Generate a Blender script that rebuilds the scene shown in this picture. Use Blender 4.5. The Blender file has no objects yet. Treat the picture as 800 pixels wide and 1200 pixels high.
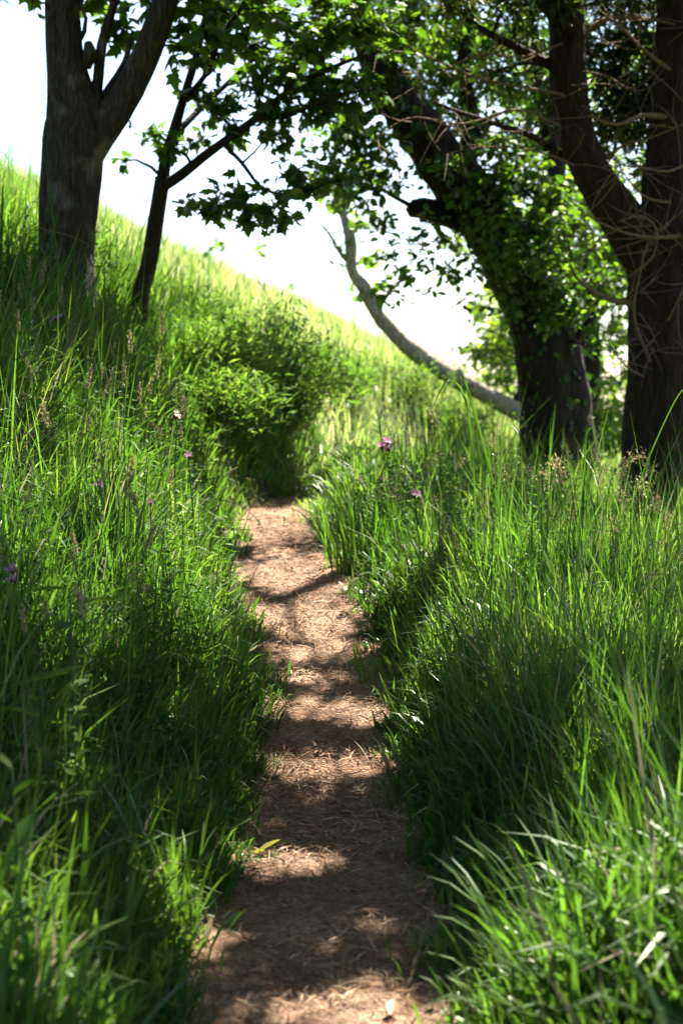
import bpy, math, random
import numpy as np
from mathutils import Vector, Matrix, Quaternion, noise as mnoise

R = math.radians
rng = np.random.default_rng(7)
random.seed(7)
sc = bpy.context.scene
col = sc.collection

# ------------------------------------------------------------------ camera
F = 1903.0                      # focal length in photo pixels (1200 px tall photo)
CAM_Z = 1.6
HORIZON = 480.0
cam = bpy.data.cameras.new('camera')
cam.sensor_fit = 'VERTICAL'
cam.sensor_height = 36.0
cam.sensor_width = 24.0
cam.lens = 36.0 * F / 1200.0
cam.clip_start = 0.05
cam.clip_end = 9000
cam.dof.use_dof = True
cam.dof.focus_distance = 7.2
cam.dof.aperture_fstop = 2.7
cam_ob = bpy.data.objects.new('camera', cam)
col.objects.link(cam_ob)
PITCH = math.atan((600 - HORIZON) / F)
cam_ob.location = (0, 0, CAM_Z)
cam_ob.rotation_euler = (R(90) - PITCH, 0, 0)
sc.camera = cam_ob

# ------------------------------------------------------------------ world, sun, exposure
SUN_EL, SUN_AZ = R(56), R(24)   # azimuth from +Y (view direction) towards +X
SUN = np.array([math.sin(SUN_AZ) * math.cos(SUN_EL), math.cos(SUN_AZ) * math.cos(SUN_EL), math.sin(SUN_EL)])
world = bpy.data.worlds.new('World')
sc.world = world
world.use_nodes = True
wn = world.node_tree
sky = wn.nodes.new('ShaderNodeTexSky')
sky.sky_type = 'NISHITA'
sky.sun_disc = False
sky.sun_elevation = SUN_EL
sky.sun_rotation = SUN_AZ
sky.air_density = 1.0
sky.dust_density = 1.2
sky.ozone_density = 1.0
bg = wn.nodes['Background']
bg.inputs['Strength'].default_value = 0.053
wn.links.new(sky.outputs[0], bg.inputs[0])
sun = bpy.data.lights.new('sun', 'SUN')
sun.energy = 5.0
sun.angle = R(0.53)
sun.color = (1.0, 0.95, 0.86)
sun_ob = bpy.data.objects.new('sun', sun)
col.objects.link(sun_ob)
sun_ob.location = (6, 12, 25)
sun_ob.rotation_euler = Vector(SUN).to_track_quat('Z', 'Y').to_euler()
sc.view_settings.view_transform = 'Standard'
sc.view_settings.look = 'None'
sc.view_settings.gamma = 1.0
sc.view_settings.exposure = 2.6
sc.view_settings.use_curve_mapping = False
cy = sc.cycles
cy.use_denoising = True
cy.max_bounces = 8
cy.diffuse_bounces = 4
cy.glossy_bounces = 2
cy.transmission_bounces = 5
cy.transparent_max_bounces = 4
cy.sample_clamp_indirect = 6.0
cy.caustics_reflective = False
cy.caustics_refractive = False


# ------------------------------------------------------------------ helpers
def P(px, row, d):
    """photo pixel at forward distance d -> world point"""
    return Vector(((px - 400) * d / F, d, CAM_Z + (HORIZON - row) * d / F))


def to_px(p):
    p = np.asarray(p)
    y = np.maximum(p[..., 1], 0.05)
    return 400 + p[..., 0] * F / y, HORIZON - (p[..., 2] - CAM_Z) * F / y


def tag(o, label, cat, group=None):
    o['label'] = label
    o['category'] = cat
    if group:
        o['group'] = group
    return o


def empty(name, loc, label, cat, group=None):
    o = bpy.data.objects.new(name, None)
    o.empty_display_size = 0.2
    o.location = loc
    col.objects.link(o)
    return tag(o, label, cat, group)


def link(name, me, parent=None, kind=None):
    o = bpy.data.objects.new(name, me)
    col.objects.link(o)
    if parent is not None:
        o.parent = parent
        o.matrix_parent_inverse = Matrix.Translation(parent.location).inverted()
    if kind:
        o['kind'] = kind
    return o


def mesh_np(name, verts, loops, starts, totals, mat, smooth=True, attrs=None):
    me = bpy.data.meshes.new(name)
    me.vertices.add(len(verts))
    me.vertices.foreach_set('co', np.ascontiguousarray(verts, dtype=np.float32).ravel())
    me.loops.add(len(loops))
    me.loops.foreach_set('vertex_index', np.ascontiguousarray(loops, dtype=np.int32))
    me.polygons.add(len(starts))
    me.polygons.foreach_set('loop_start', np.ascontiguousarray(starts, dtype=np.int32))
    me.polygons.foreach_set('loop_total', np.ascontiguousarray(totals, dtype=np.int32))
    me.polygons.foreach_set('use_smooth', np.full(len(starts), smooth, dtype=bool))
    me.update(calc_edges=True)
    if attrs:
        for k, v in attrs.items():
            a = me.attributes.new(k, 'FLOAT', 'POINT')
            a.data.foreach_set('value', np.ascontiguousarray(v, dtype=np.float32))
    if mat:
        me.materials.append(mat)
    return me


def replicate(tv, tf, mats):
    """copy template (verts, faces) per affine (N,3,3) basis and (N,3) origin"""
    B, O = mats
    n = len(O)
    V = np.einsum('nij,kj->nki', B, tv) + O[:, None, :]
    k = len(tv)
    flat = np.array([i for f in tf for i in f], dtype=np.int64)
    tot = np.array([len(f) for f in tf], dtype=np.int64)
    loops = (flat[None, :] + (np.arange(n) * k)[:, None]).ravel()
    totals = np.tile(tot, n)
    starts = np.concatenate([[0], np.cumsum(totals)[:-1]])
    return V.reshape(-1, 3), loops, starts, totals


def unit(v):
    return v / np.maximum(np.linalg.norm(v, axis=-1, keepdims=True), 1e-9)


def frames(direction, normal):
    """basis with columns x, y(dir), z(normal-ish)"""
    d = unit(direction)
    x = unit(np.cross(d, normal))
    z = np.cross(x, d)
    return np.stack([x, d, z], axis=-1)


# ------------------------------------------------------------------ materials
class N:
    def __init__(s, name):
        s.m = bpy.data.materials.new(name)
        s.m.use_nodes = True
        s.t = s.m.node_tree
        s.t.nodes.clear()
        s.out = s.t.nodes.new('ShaderNodeOutputMaterial')

    def n(s, kind, ins=None, **props):
        nd = s.t.nodes.new('ShaderNode' + kind)
        for k, v in props.items():
            setattr(nd, k, v)
        for k, v in (ins or {}).items():
            sock = nd.inputs[k]
            if isinstance(v, bpy.types.NodeSocket):
                s.t.links.new(v, sock)
            else:
                sock.default_value = v
        return nd

    def ramp(s, fac, stops, interp='LINEAR'):
        nd = s.t.nodes.new('ShaderNodeValToRGB')
        nd.color_ramp.interpolation = interp
        cr = nd.color_ramp
        while len(cr.elements) < len(stops):
            cr.elements.new(0.5)
        for e, (p, c) in zip(cr.elements, stops):
            e.position = p
            e.color = (*c, 1)
        s.t.links.new(fac, nd.inputs[0])
        return nd.outputs[0]

    def done(s, shader):
        s.t.links.new(shader, s.out.inputs['Surface'])
        return s.m


def leaf_mat(name, stops, trans_mul=(1.5, 1.45, 0.6), trans=0.5, gloss=0.06, rough=0.45, patch=0.8, obj_rand=False, tip=None, dead_tint=(1, 1, 1)):
    g = N(name)
    a = g.n('Attribute', attribute_name='rnd').outputs['Fac']
    if obj_rand:
        o = g.n('ObjectInfo').outputs['Random']
        a = g.n('Math', {0: a, 1: o}, operation='ADD').outputs[0]
        a = g.n('Math', {0: a, 1: 1.0}, operation='FRACT').outputs[0]
    pos = g.n('NewGeometry').outputs['Position']
    nz = g.n('TexNoise', {'Vector': pos, 'Scale': patch, 'Detail': 2.0}).outputs['Fac']
    f = g.n('Math', {0: nz, 1: -0.5}, operation='ADD').outputs[0]
    f = g.n('Math', {0: f, 1: 1.3, 2: a}, operation='MULTIPLY_ADD').outputs[0]
    c = g.ramp(f, stops)
    if tip is not None:
        t = g.n('Attribute', attribute_name='t').outputs['Fac']
        tf = g.n('MapRange', {'Value': t, 'From Min': 0.0, 'From Max': 0.35, 'To Min': 0.55, 'To Max': 0.0}).outputs[0]
        mx = g.n('Mix', {0: tf, 6: c, 7: (*tip, 1)}, data_type='RGBA')
        c = mx.outputs[2]
    tm = g.ramp(f, [(0.0, (1, 1, 1)), (0.95, (1, 1, 1)), (1.0, dead_tint)])
    tc = g.n('Mix', {0: 1.0, 6: c, 7: tm}, data_type='RGBA', blend_type='MULTIPLY').outputs[2]
    tc = g.n('Mix', {0: 1.0, 6: tc, 7: (*trans_mul, 1)}, data_type='RGBA', blend_type='MULTIPLY').outputs[2]
    df = g.n('BsdfDiffuse', {'Color': c}).outputs[0]
    tr = g.n('BsdfTranslucent', {'Color': tc}).outputs[0]
    mx = g.n('MixShader', {0: trans, 1: df, 2: tr}).outputs[0]
    gl = g.n('BsdfGlossy', {'Color': (0.85, 0.88, 0.75, 1), 'Roughness': rough}).outputs[0]
    fr = g.n('LayerWeight', {'Blend': 0.25}).outputs['Fresnel']
    fg = g.n('MapRange', {'Value': fr, 'From Min': 0, 'From Max': 1, 'To Min': gloss * 0.5, 'To Max': gloss * 2.6}).outputs[0]
    return g.done(g.n('MixShader', {0: fg, 1: mx, 2: gl}).outputs[0])


M = {}
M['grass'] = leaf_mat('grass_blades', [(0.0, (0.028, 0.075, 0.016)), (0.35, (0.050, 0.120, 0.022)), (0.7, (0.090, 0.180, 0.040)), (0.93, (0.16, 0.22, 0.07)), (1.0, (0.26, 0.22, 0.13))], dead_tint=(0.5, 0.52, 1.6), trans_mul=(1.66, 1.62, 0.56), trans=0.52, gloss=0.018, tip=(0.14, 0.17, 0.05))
M['grass_hill'] = leaf_mat('hill_grass_blades', [(0.0, (0.12, 0.20, 0.04)), (0.45, (0.22, 0.30, 0.08)), (0.75, (0.34, 0.38, 0.15)), (1.0, (0.50, 0.46, 0.27))], trans_mul=(1.25, 1.25, 0.9), trans=0.5, gloss=0.05, patch=0.35)  # washed-out sun and haze partly put into the pale colour
M['herb'] = leaf_mat('herb_leaves', [(0.0, (0.025, 0.075, 0.010)), (0.5, (0.050, 0.125, 0.016)), (1.0, (0.10, 0.18, 0.03))], trans=0.5, gloss=0.02, rough=0.5)
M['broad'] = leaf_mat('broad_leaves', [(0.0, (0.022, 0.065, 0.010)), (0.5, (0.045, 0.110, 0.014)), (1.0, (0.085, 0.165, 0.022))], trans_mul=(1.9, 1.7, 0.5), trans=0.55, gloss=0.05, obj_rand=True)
M['far_leaf'] = leaf_mat('far_leaves', [(0.0, (0.07, 0.14, 0.02)), (0.5, (0.11, 0.20, 0.03)), (1.0, (0.20, 0.28, 0.06))], trans_mul=(1.7, 1.6, 0.7), trans=0.58, gloss=0.06)  # colour lightened in place of sun shining through the leaves
M['needle'] = leaf_mat('conifer_sprays', [(0.0, (0.018, 0.045, 0.010)), (0.6, (0.035, 0.075, 0.016)), (0.9, (0.06, 0.08, 0.03)), (1.0, (0.12, 0.09, 0.05))], trans=0.3, gloss=0.04)
M['bracken'] = leaf_mat('bracken_leaves', [(0.0, (0.045, 0.110, 0.020)), (0.5, (0.080, 0.170, 0.032)), (1.0, (0.15, 0.24, 0.06))], trans=0.5, gloss=0.03)
M['rush'] = leaf_mat('rush_stems', [(0.0, (0.015, 0.04, 0.012)), (1.0, (0.035, 0.075, 0.02))], trans=0.15, gloss=0.04)
M['petal'] = leaf_mat('pink_petals', [(0.0, (0.40, 0.13, 0.30)), (1.0, (0.55, 0.24, 0.42))], trans_mul=(1.2, 1.0, 1.15), trans=0.55, gloss=0.02)
M['petal_pale'] = leaf_mat('pale_petals', [(0.0, (0.65, 0.50, 0.42)), (1.0, (0.75, 0.62, 0.55))], trans_mul=(1.0, 0.9, 0.9), trans=0.4, gloss=0.02)
M['calyx'] = leaf_mat('purple_calyx', [(0.0, (0.10, 0.035, 0.05)), (1.0, (0.16, 0.06, 0.07))], trans_mul=(1, 1, 1), trans=0.2, gloss=0.03)
M['stem'] = leaf_mat('green_stems', [(0.0, (0.05, 0.10, 0.02)), (1.0, (0.12, 0.16, 0.05))], trans=0.2, gloss=0.05)
M['seed'] = leaf_mat('seed_heads', [(0.0, (0.16, 0.15, 0.07)), (0.5, (0.28, 0.24, 0.13)), (1.0, (0.40, 0.33, 0.20))], trans_mul=(1.1, 1.0, 0.8), trans=0.35, gloss=0.03)
M['seed_dark'] = leaf_mat('purple_seed_heads', [(0.0, (0.10, 0.08, 0.05)), (1.0, (0.20, 0.13, 0.10))], trans_mul=(1.1, 1.0, 0.9), trans=0.3, gloss=0.03)
M['dead_leaf'] = leaf_mat('dead_brown_leaf', [(0.0, (0.10, 0.055, 0.03)), (1.0, (0.28, 0.16, 0.08))], trans_mul=(1, 0.9, 0.8), trans=0.2, gloss=0.04)
M['litter'] = leaf_mat('dry_litter', [(0.0, (0.09, 0.05, 0.03)), (0.45, (0.20, 0.108, 0.058)), (0.8, (0.34, 0.20, 0.115)), (1.0, (0.52, 0.37, 0.23))], trans_mul=(1, 1, 1), trans=0.12, gloss=0.03, rough=0.5)
M['yellow_leaf'] = leaf_mat('yellowing_leaf', [(0.0, (0.25, 0.27, 0.04)), (1.0, (0.45, 0.42, 0.07))], trans_mul=(1.1, 1.1, 0.6), trans=0.4)


def bark_mat(name, c0, c1, c2, scale=1.0, lichen=None, bump=0.6):
    g = N(name)
    co = g.n('TexCoord').outputs['Object']
    mp = g.n('Mapping', {'Vector': co, 'Scale': (9 * scale, 9 * scale, 2.2 * scale)}).outputs[0]
    n1 = g.n('TexNoise', {'Vector': mp, 'Scale': 2.0, 'Detail': 8.0, 'Roughness': 0.65, 'Distortion': 0.6}).outputs['Fac']
    vo = g.n('TexVoronoi', {'Vector': mp, 'Scale': 2.2}, feature='DISTANCE_TO_EDGE').outputs['Distance']
    n2 = g.n('TexNoise', {'Vector': co, 'Scale': 3.0 * scale, 'Detail': 4.0}).outputs['Fac']
    c = g.ramp(n1, [(0.25, c0), (0.5, c1), (0.75, c2)])
    if lichen:
        lf = g.ramp(n2, [(0.55, (0, 0, 0)), (0.7, (1, 1, 1))])
        c = g.n('Mix', {0: lf, 6: c, 7: (*lichen, 1)}, data_type='RGBA').outputs[2]
    vs = g.n('MapRange', {'Value': vo, 'From Min': 0.0, 'From Max': 0.25}).outputs[0]
    hh = g.n('Math', {0: n1, 1: 0.8, 2: vs}, operation='MULTIPLY_ADD').outputs[0]
    b = g.n('Bump', {'Height': hh, 'Strength': bump, 'Distance': 0.02}).outputs[0]
    p = g.n('BsdfPrincipled', {'Base Color': c, 'Roughness': 0.9, 'Normal': b, 'Specular IOR Level': 0.15})
    return g.done(p.outputs[0])


M['bark_grey'] = bark_mat('grey_bark', (0.022, 0.016, 0.012), (0.055, 0.041, 0.031), (0.10, 0.078, 0.06), lichen=(0.17, 0.14, 0.11), scale=1.4, bump=1.0)
M['bark_dark'] = bark_mat('dark_bark', (0.013, 0.009, 0.007), (0.030, 0.021, 0.015), (0.058, 0.040, 0.029))
M['bark_red'] = bark_mat('red_brown_bark', (0.014, 0.008, 0.006), (0.036, 0.021, 0.014), (0.072, 0.044, 0.029), scale=1.3, bump=0.9)
M['bark_pale'] = bark_mat('pale_bark', (0.09, 0.07, 0.05), (0.34, 0.28, 0.21), (0.58, 0.50, 0.40), lichen=(0.16, 0.13, 0.08), scale=1.6, bump=1.0)
M['dead_twig'] = bark_mat('dead_twig', (0.10, 0.06, 0.035), (0.20, 0.13, 0.075), (0.30, 0.21, 0.13), scale=3)


def ground_mat():
    g = N('grassy_soil')
    pos = g.n('NewGeometry').outputs['Position']
    n1 = g.n('TexNoise', {'Vector': pos, 'Scale': 1.2, 'Detail': 6.0, 'Roughness': 0.65}).outputs['Fac']
    n2 = g.n('TexNoise', {'Vector': pos, 'Scale': 30.0, 'Detail': 5.0, 'Roughness': 0.7}).outputs['Fac']
    c = g.ramp(n1, [(0.3, (0.022, 0.045, 0.010)), (0.55, (0.05, 0.085, 0.018)), (0.75, (0.09, 0.11, 0.03))])
    c2 = g.ramp(n2, [(0.35, (0.030, 0.022, 0.012)), (0.65, (0.09, 0.075, 0.035))])
    c = g.n('Mix', {0: 0.4, 6: c, 7: c2}, data_type='RGBA').outputs[2]
    b = g.n('Bump', {'Height': n2, 'Strength': 0.8, 'Distance': 0.04}).outputs[0]
    return g.done(g.n('BsdfPrincipled', {'Base Color': c, 'Roughness': 0.95, 'Normal': b, 'Specular IOR Level': 0.1}).outputs[0])


def path_mat():
    g = N('trodden_earth')
    pos = g.n('NewGeometry').outputs['Position']
    n1 = g.n('TexNoise', {'Vector': pos, 'Scale': 2.2, 'Detail': 5.0, 'Roughness': 0.6}).outputs['Fac']
    n2 = g.n('TexNoise', {'Vector': pos, 'Scale': 45.0, 'Detail': 8.0, 'Roughness': 0.75, 'Distortion': 1.0}).outputs['Fac']
    wv = g.n('TexVoronoi', {'Vector': pos, 'Scale': 70.0, 'Randomness': 1.0}).outputs['Distance']
    c = g.ramp(n2, [(0.30, (0.085, 0.042, 0.023)), (0.48, (0.27, 0.162, 0.10)), (0.60, (0.45, 0.29, 0.19)), (0.75, (0.63, 0.47, 0.33))])
    d = g.ramp(n1, [(0.35, (0.62, 0.55, 0.5)), (0.6, (1, 1, 1))])
    c = g.n('Mix', {0: 1.0, 6: c, 7: d}, data_type='RGBA', blend_type='MULTIPLY').outputs[2]
    h = g.n('Math', {0: n2, 1: 1.0, 2: wv}, operation='MULTIPLY_ADD').outputs[0]
    b = g.n('Bump', {'Height': h, 'Strength': 0.9, 'Distance': 0.02}).outputs[0]
    return g.done(g.n('BsdfPrincipled', {'Base Color': c, 'Roughness': 0.92, 'Normal': b, 'Specular IOR Level': 0.15}).outputs[0])


M['ground'] = ground_mat()
M['path'] = path_mat()

# ------------------------------------------------------------------ terrain
PATH = np.array([(-0.02, -6, 0.0), (-0.03, -2, 0.0), (-0.04, 2, 0.0), (-0.04, 4, 0.0), (-0.05, 5, 0.02), (-0.05, 6, 0.06), (-0.06, 7, 0.17), (-0.11, 8, 0.33),
                 (-0.24, 9.2, 0.53), (-0.42, 10.5, 0.67), (-0.51, 12, 0.79), (-0.44, 13, 0.83), (-0.28, 14, 0.83), (-0.02, 15.5, 0.76), (0.3, 18, 0.62),
                 (1.2, 20.5, 0.45), (2.8, 23, 0.30), (5.2, 25, 0.2), (9, 27.5, 0.1), (16, 30, 0.0), (30, 34, -0.5)])


def catmull(pts, step):
    pts = np.asarray(pts, float)
    ext = np.vstack([2 * pts[0] - pts[1], pts, 2 * pts[-1] - pts[-2]])
    out = []
    for i in range(1, len(ext) - 2):
        p0, p1, p2, p3 = ext[i - 1:i + 3]
        n = max(1, int(round(np.linalg.norm((p2 - p1)[:3]) / step)))
        t = (np.arange(n) / n)[:, None]
        out.append(0.5 * ((2 * p1) + (-p0 + p2) * t + (2 * p0 - 5 * p1 + 4 * p2 - p3) * t ** 2 + (-p0 + 3 * p1 - 3 * p2 + p3) * t ** 3))
    out.append(pts[-1:])
    return np.vstack(out)


PC = catmull(PATH, 0.25)
PT = unit(np.gradient(PC[:, :2], axis=0))


def sstep(a, b, x):
    t = np.clip((x - a) / (b - a + 0.0), 0, 1)
    return t * t * (3 - 2 * t)


def wobble(x, y, s, seed=0.0):
    return (np.sin(x * 1.7 * s + 1.3 * seed + 1.9 * np.sin(y * 0.9 * s + seed)) + np.sin(y * 2.1 * s + 0.7 * seed + 1.7 * np.sin(x * 1.3 * s - seed)) + 0.6 * np.sin((x + y) * 3.7 * s + seed)) / 2.6


def path_frame(x, y):
    """signed lateral offset (left positive) and path height at nearest centre point"""
    x = np.asarray(x, float).ravel()
    y = np.asarray(y, float).ravel()
    lat = np.empty_like(x)
    zp = np.empty_like(x)
    for i in range(0, len(x), 20000):
        dx = x[i:i + 20000, None] - PC[None, :, 0]
        dy = y[i:i + 20000, None] - PC[None, :, 1]
        k = np.argmin(dx * dx + dy * dy, axis=1)
        r = np.arange(len(k))
        ddx, ddy = dx[r, k], dy[r, k]
        along = ddx * PT[k, 0] + ddy * PT[k, 1]
        la = -ddx * PT[k, 1] + ddy * PT[k, 0]
        far = np.abs(along) > 0.6
        lat[i:i + 20000] = np.where(far, np.sign(la) * np.hypot(ddx, ddy), la)
        kk = np.clip(k + np.sign(along).astype(int), 0, len(PC) - 1)
        w = np.clip(np.abs(along) / 0.25, 0, 1)
        zp[i:i + 20000] = PC[k, 2] * (1 - w) + PC[kk, 2] * w
    return lat, zp


HALF = 0.33


def half_width(x, y):
    return HALF - 0.015 + 0.05 * wobble(x * 0 + 3, y, 0.9, 2.0) + 0.12 * sstep(6.2, 4.3, y) + 0.035 * np.exp(-((y - 8.4) / 1.0) ** 2) + 0.02 * sstep(8, 9.5, y) * sstep(12.5, 10.5, y) - 0.10 * sstep(11.0, 13.2, y)


def height(x, y, with_lat=False):
    shp = np.shape(x)
    x = np.asarray(x, float).ravel()
    y = np.asarray(y, float).ravel()
    lat, zp = path_frame(x, y)
    hw = half_width(x, y)
    # hill on the left / beyond
    xe = -14 + np.logaddexp(0, (x + 14) / 2.0) * 2.0
    xe = np.minimum(xe, 40)
    ye = 39 - np.logaddexp(0, (39 - y) / 1.5) * 1.5
    plane = 0.5 + 0.074 * ye - 0.455 * xe - 0.16 * np.maximum(y - 40, 0)
    plane = np.maximum(plane + 0.16 * wobble(x, y, 0.55, 1.0) + 0.10 * wobble(x, y, 1.6, 2.0) * sstep(14, 18, y), zp + 0.15)
    g = 0.22 + 0.78 * sstep(2.5, 12.5, y)
    u = np.maximum(lat - hw, 0)
    zl = zp + (plane - zp) * g * (1 - np.exp(-u / 0.55)) + 0.04 * wobble(x, y, 2.2, 4.0) * sstep(0, 0.5, u)
    v = np.maximum(-lat - hw, 0)
    zr = zp + 0.10 * sstep(0, 0.6, v) - (0.12 + 0.14 * sstep(5.5, 9, y)) * np.maximum(v - 0.6, 0) + 0.05 * wobble(x, y, 1.7, 3.0) * sstep(0, 0.6, v)
    zr = np.maximum(zr, -7 + 0.4 * wobble(x, y, 0.1, 5))
    z = np.where(lat > 0, zl, zr)
    far = sstep(60, 180, np.hypot(x, y - 10))
    z = z * (1 - far) + (-7.0) * far
    z = np.maximum(z, -7.0)
    inside = np.abs(lat) < hw
    z = z - 0.012 * inside * (1 - (lat / hw) ** 2)
    if with_lat:
        return z.reshape(shp), lat.reshape(shp), hw.reshape(shp)
    return z.reshape(shp)


def gz(x, y):
    return float(height(np.array([x]), np.array([y]))[0])


def grid_mesh(name, X, Y, Z, mat):
    ny, nx = X.shape
    v = np.stack([X, Y, Z], -1).reshape(-1, 3)
    i = (np.arange(ny - 1)[:, None] * nx + np.arange(nx - 1)[None, :]).ravel()
    q = np.stack([i, i + 1, i + nx + 1, i + nx], -1)
    return mesh_np(name, v, q.ravel(), np.arange(len(q)) * 4, np.full(len(q), 4), mat)


def geo(start, first, ratio, end):
    out = [start]
    s = first
    while out[-1] < end:
        out.append(out[-1] + s)
        s *= ratio
    return out


xs = np.array([-a for a in geo(3.6, 0.16, 1.2, 5000)][::-1] + list(np.arange(-3.5, 4.51, 0.1)) + geo(4.6, 0.16, 1.2, 5000))
ys = np.array([-a for a in geo(0.0, 0.3, 1.3, 5000)][::-1] + list(np.arange(0.15, 17.0, 0.12)) + geo(17.1, 0.2, 1.03, 60) + geo(75, 14, 1.25, 6000))
X, Y = np.meshgrid(xs, ys)
Z = height(X, Y)
link('ground', grid_mesh('ground', X, Y, Z, M['ground']), kind='structure')

# trodden path: a thin sheet that follows the ground, ragged edges
ks = np.arange(0, len(PC))
ts = np.linspace(-1, 1, 13)
PX = np.zeros((0, 13)); PY = PX.copy()
rows = []
for k in range(len(PC) - 1):
    for fr in (0, 0.5):
        c = PC[k, :2] * (1 - fr) + PC[k + 1, :2] * fr
        t = PT[k] * (1 - fr) + PT[k + 1] * fr
        w = float(half_width(np.array([c[0]]), np.array([c[1]]))[0]) + 0.03
        rows.append([(c[0] - s * w * t[1], c[1] + s * w * t[0]) for s in ts])
rows = np.array(rows)
PX, PY = rows[..., 0][:, ::-1], rows[..., 1][:, ::-1]
PZ = height(PX, PY) + 0.008 + 0.006 * wobble(PX, PY, 7.0, 1.0)
PZ[:, 0] -= 0.03
PZ[:, -1] -= 0.03
link('path', grid_mesh('path', PX, PY, PZ, M['path']), kind='structure')


# ------------------------------------------------------------------ grass
def blade_mesh(name, base, az, th0, th1, length, width, levels, mat, rnd, twist=0.5, tmax=1.0):
    n = len(base)
    t = np.linspace(0, 1, levels + 1)
    tm = (t[:-1] + t[1:]) / 2
    th = th0[:, None] + (th1 - th0)[:, None] * tm[None, :] ** 1.6
    seg = (length / levels)[:, None]
    dh = np.sin(th) * seg
    dz = np.cos(th) * seg
    H = np.concatenate([np.zeros((n, 1)), np.cumsum(dh, 1)], 1)
    Zc = np.concatenate([np.zeros((n, 1)), np.cumsum(dz, 1)], 1)
    ca, sa = np.cos(az)[:, None], np.sin(az)[:, None]
    C = np.stack([base[:, 0:1] + H * ca, base[:, 1:2] + H * sa, base[:, 2:3] + Zc], -1)
    tw = az + np.pi / 2 + rng.normal(0, twist, n)
    tw2 = rng.normal(0, 0.5, n)
    ang = tw[:, None] + tw2[:, None] * t[None, :]
    W = np.stack([np.cos(ang), np.sin(ang), np.zeros_like(ang)], -1)
    prof = (0.55 + 0.9 * t) * (1 - t) ** 0.6
    prof = prof / prof.max()
    hw = 0.5 * width[:, None] * prof[None, :]
    Lf = C - W * hw[..., None]
    Rt = C + W * hw[..., None]
    k = 2 * levels + 1
    V = np.empty((n, k, 3))
    V[:, 0:2 * levels:2] = Lf[:, :levels]
    V[:, 1:2 * levels:2] = Rt[:, :levels]
    V[:, -1] = C[:, -1]
    faces = [(2 * i, 2 * i + 1, 2 * i + 3, 2 * i + 2) for i in range(levels - 1)] + [(2 * levels - 2, 2 * levels - 1, 2 * levels)]
    flat = np.array([i for f in faces for i in f])
    tot = np.array([len(f) for f in faces])
    loops = (flat[None] + (np.arange(n) * k)[:, None]).ravel()
    totals = np.tile(tot, n)
    starts = np.concatenate([[0], np.cumsum(totals)[:-1]])
    tv = np.empty(k)
    tv[0:2 * levels:2] = t[:levels]
    tv[1:2 * levels:2] = t[:levels]
    tv[-1] = 1
    return mesh_np(name, V.reshape(-1, 3), loops, starts, totals, mat, attrs={'rnd': np.repeat(rnd, k), 't': np.tile(tv, n)})


def view_keep(x, y, m=260):
    lim = (400 + m) / F * y + (0.75 if m > 200 else 0.0)
    return np.abs(x) < lim


def tussocks(n, xr, yr, side, ymode=1.0):
    """random clump centres on one side of the path; side +1 left, -1 right"""
    out = []
    got = 0
    while got < n:
        y = yr[0] + (yr[1] - yr[0]) * rng.random(20000) ** ymode
        x = rng.uniform(xr[0], xr[1], 20000)
        z, lat, hw = height(x, y, True)
        off = side * lat - hw
        ok = (off > -0.03 + 0.07 * wobble(x, y, 3.1, side)) & view_keep(x, y)
        a = np.stack([x, y, z, off], -1)[ok]
        out.append(a)
        got += len(a)
    return np.vstack(out)[:n]


def verge_grass(name, side, n, xr, yr, blades, hfun, wfun, levels, label=None, ymode=1.0):
    c = tussocks(n, xr, yr, side, ymode)
    rep = rng.poisson(blades, n) + 3
    idx = np.repeat(np.arange(n), rep)
    N_ = len(idx)
    caz = rng.uniform(0, 2 * np.pi, n)
    crnd = rng.random(n)
    cl = rng.uniform(0.65, 1.2, n)
    off = np.maximum(c[:, 3], 0)
    spread = 0.05 + 0.05 * np.minimum(off, 0.6)
    dx = rng.normal(0, 1, N_) * spread[idx]
    dy = rng.normal(0, 1, N_) * spread[idx]
    x = c[idx, 0] + dx
    y = c[idx, 1] + dy
    z = height(x, y) - 0.012
    az = np.where(rng.random(N_) < 0.65, np.arctan2(dy, dx) + rng.normal(0, 0.5, N_), caz[idx] + rng.normal(0, 0.6, N_))
    # near the edge the blades lean out over the path
    edge = np.exp(-off / 0.18)[idx]
    lean = rng.random(N_) < 0.55 * edge
    az = np.where(lean, (0.0 if side > 0 else np.pi) + rng.normal(0, 0.7, N_), az)
    L = hfun(off, c[:, 1], c[:, 0])[idx] * cl[idx] * rng.uniform(0.55, 1.15, N_)
    tall = (rng.random(N_) < (0.07 if side > 0 else 0.10)) & (off[idx] > 0.15)
    L = np.where(tall, L * rng.uniform(1.35, 1.9, N_), L)
    w = np.where(tall, 0.55, 1.0) * wfun(c[:, 1])[idx] * np.exp(rng.normal(0.05, 0.42, N_))
    th0 = np.abs(rng.normal(0.12, 0.2, N_))
    th1 = th0 + np.abs(rng.normal(0.8, 0.6, N_)) * np.where(rng.random(N_) < 0.35, 1.9, 1.0)
    th1 = np.minimum(th1, 2.4)
    th1 = np.where(tall, th0 + np.abs(rng.normal(0.25, 0.3, N_)), th1)
    rnd = np.clip(0.55 * crnd[idx] + 0.45 * rng.random(N_), 0, 1) * 0.92
    dead = rng.random(N_) < 0.04
    rnd = np.where(dead, 1.2, rnd)
    me = blade_mesh(name, np.stack([x, y, z], -1), az, th0, th1, L, w, levels, M['grass'], rnd)
    return link(name, me, kind='stuff')


def stuff_tag(o, label, cat):
    return tag(o, label, cat)


def h_left(off, y, x):
    return (0.11 + 0.50 * (1 - np.exp(-off / 0.50))) * (1 + 0.30 * wobble(x, y, 1.3, 2) + 0.18 * wobble(x, y, 3.3, 5)) * (0.85 + 0.25 * sstep(3, 9, y))


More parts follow.
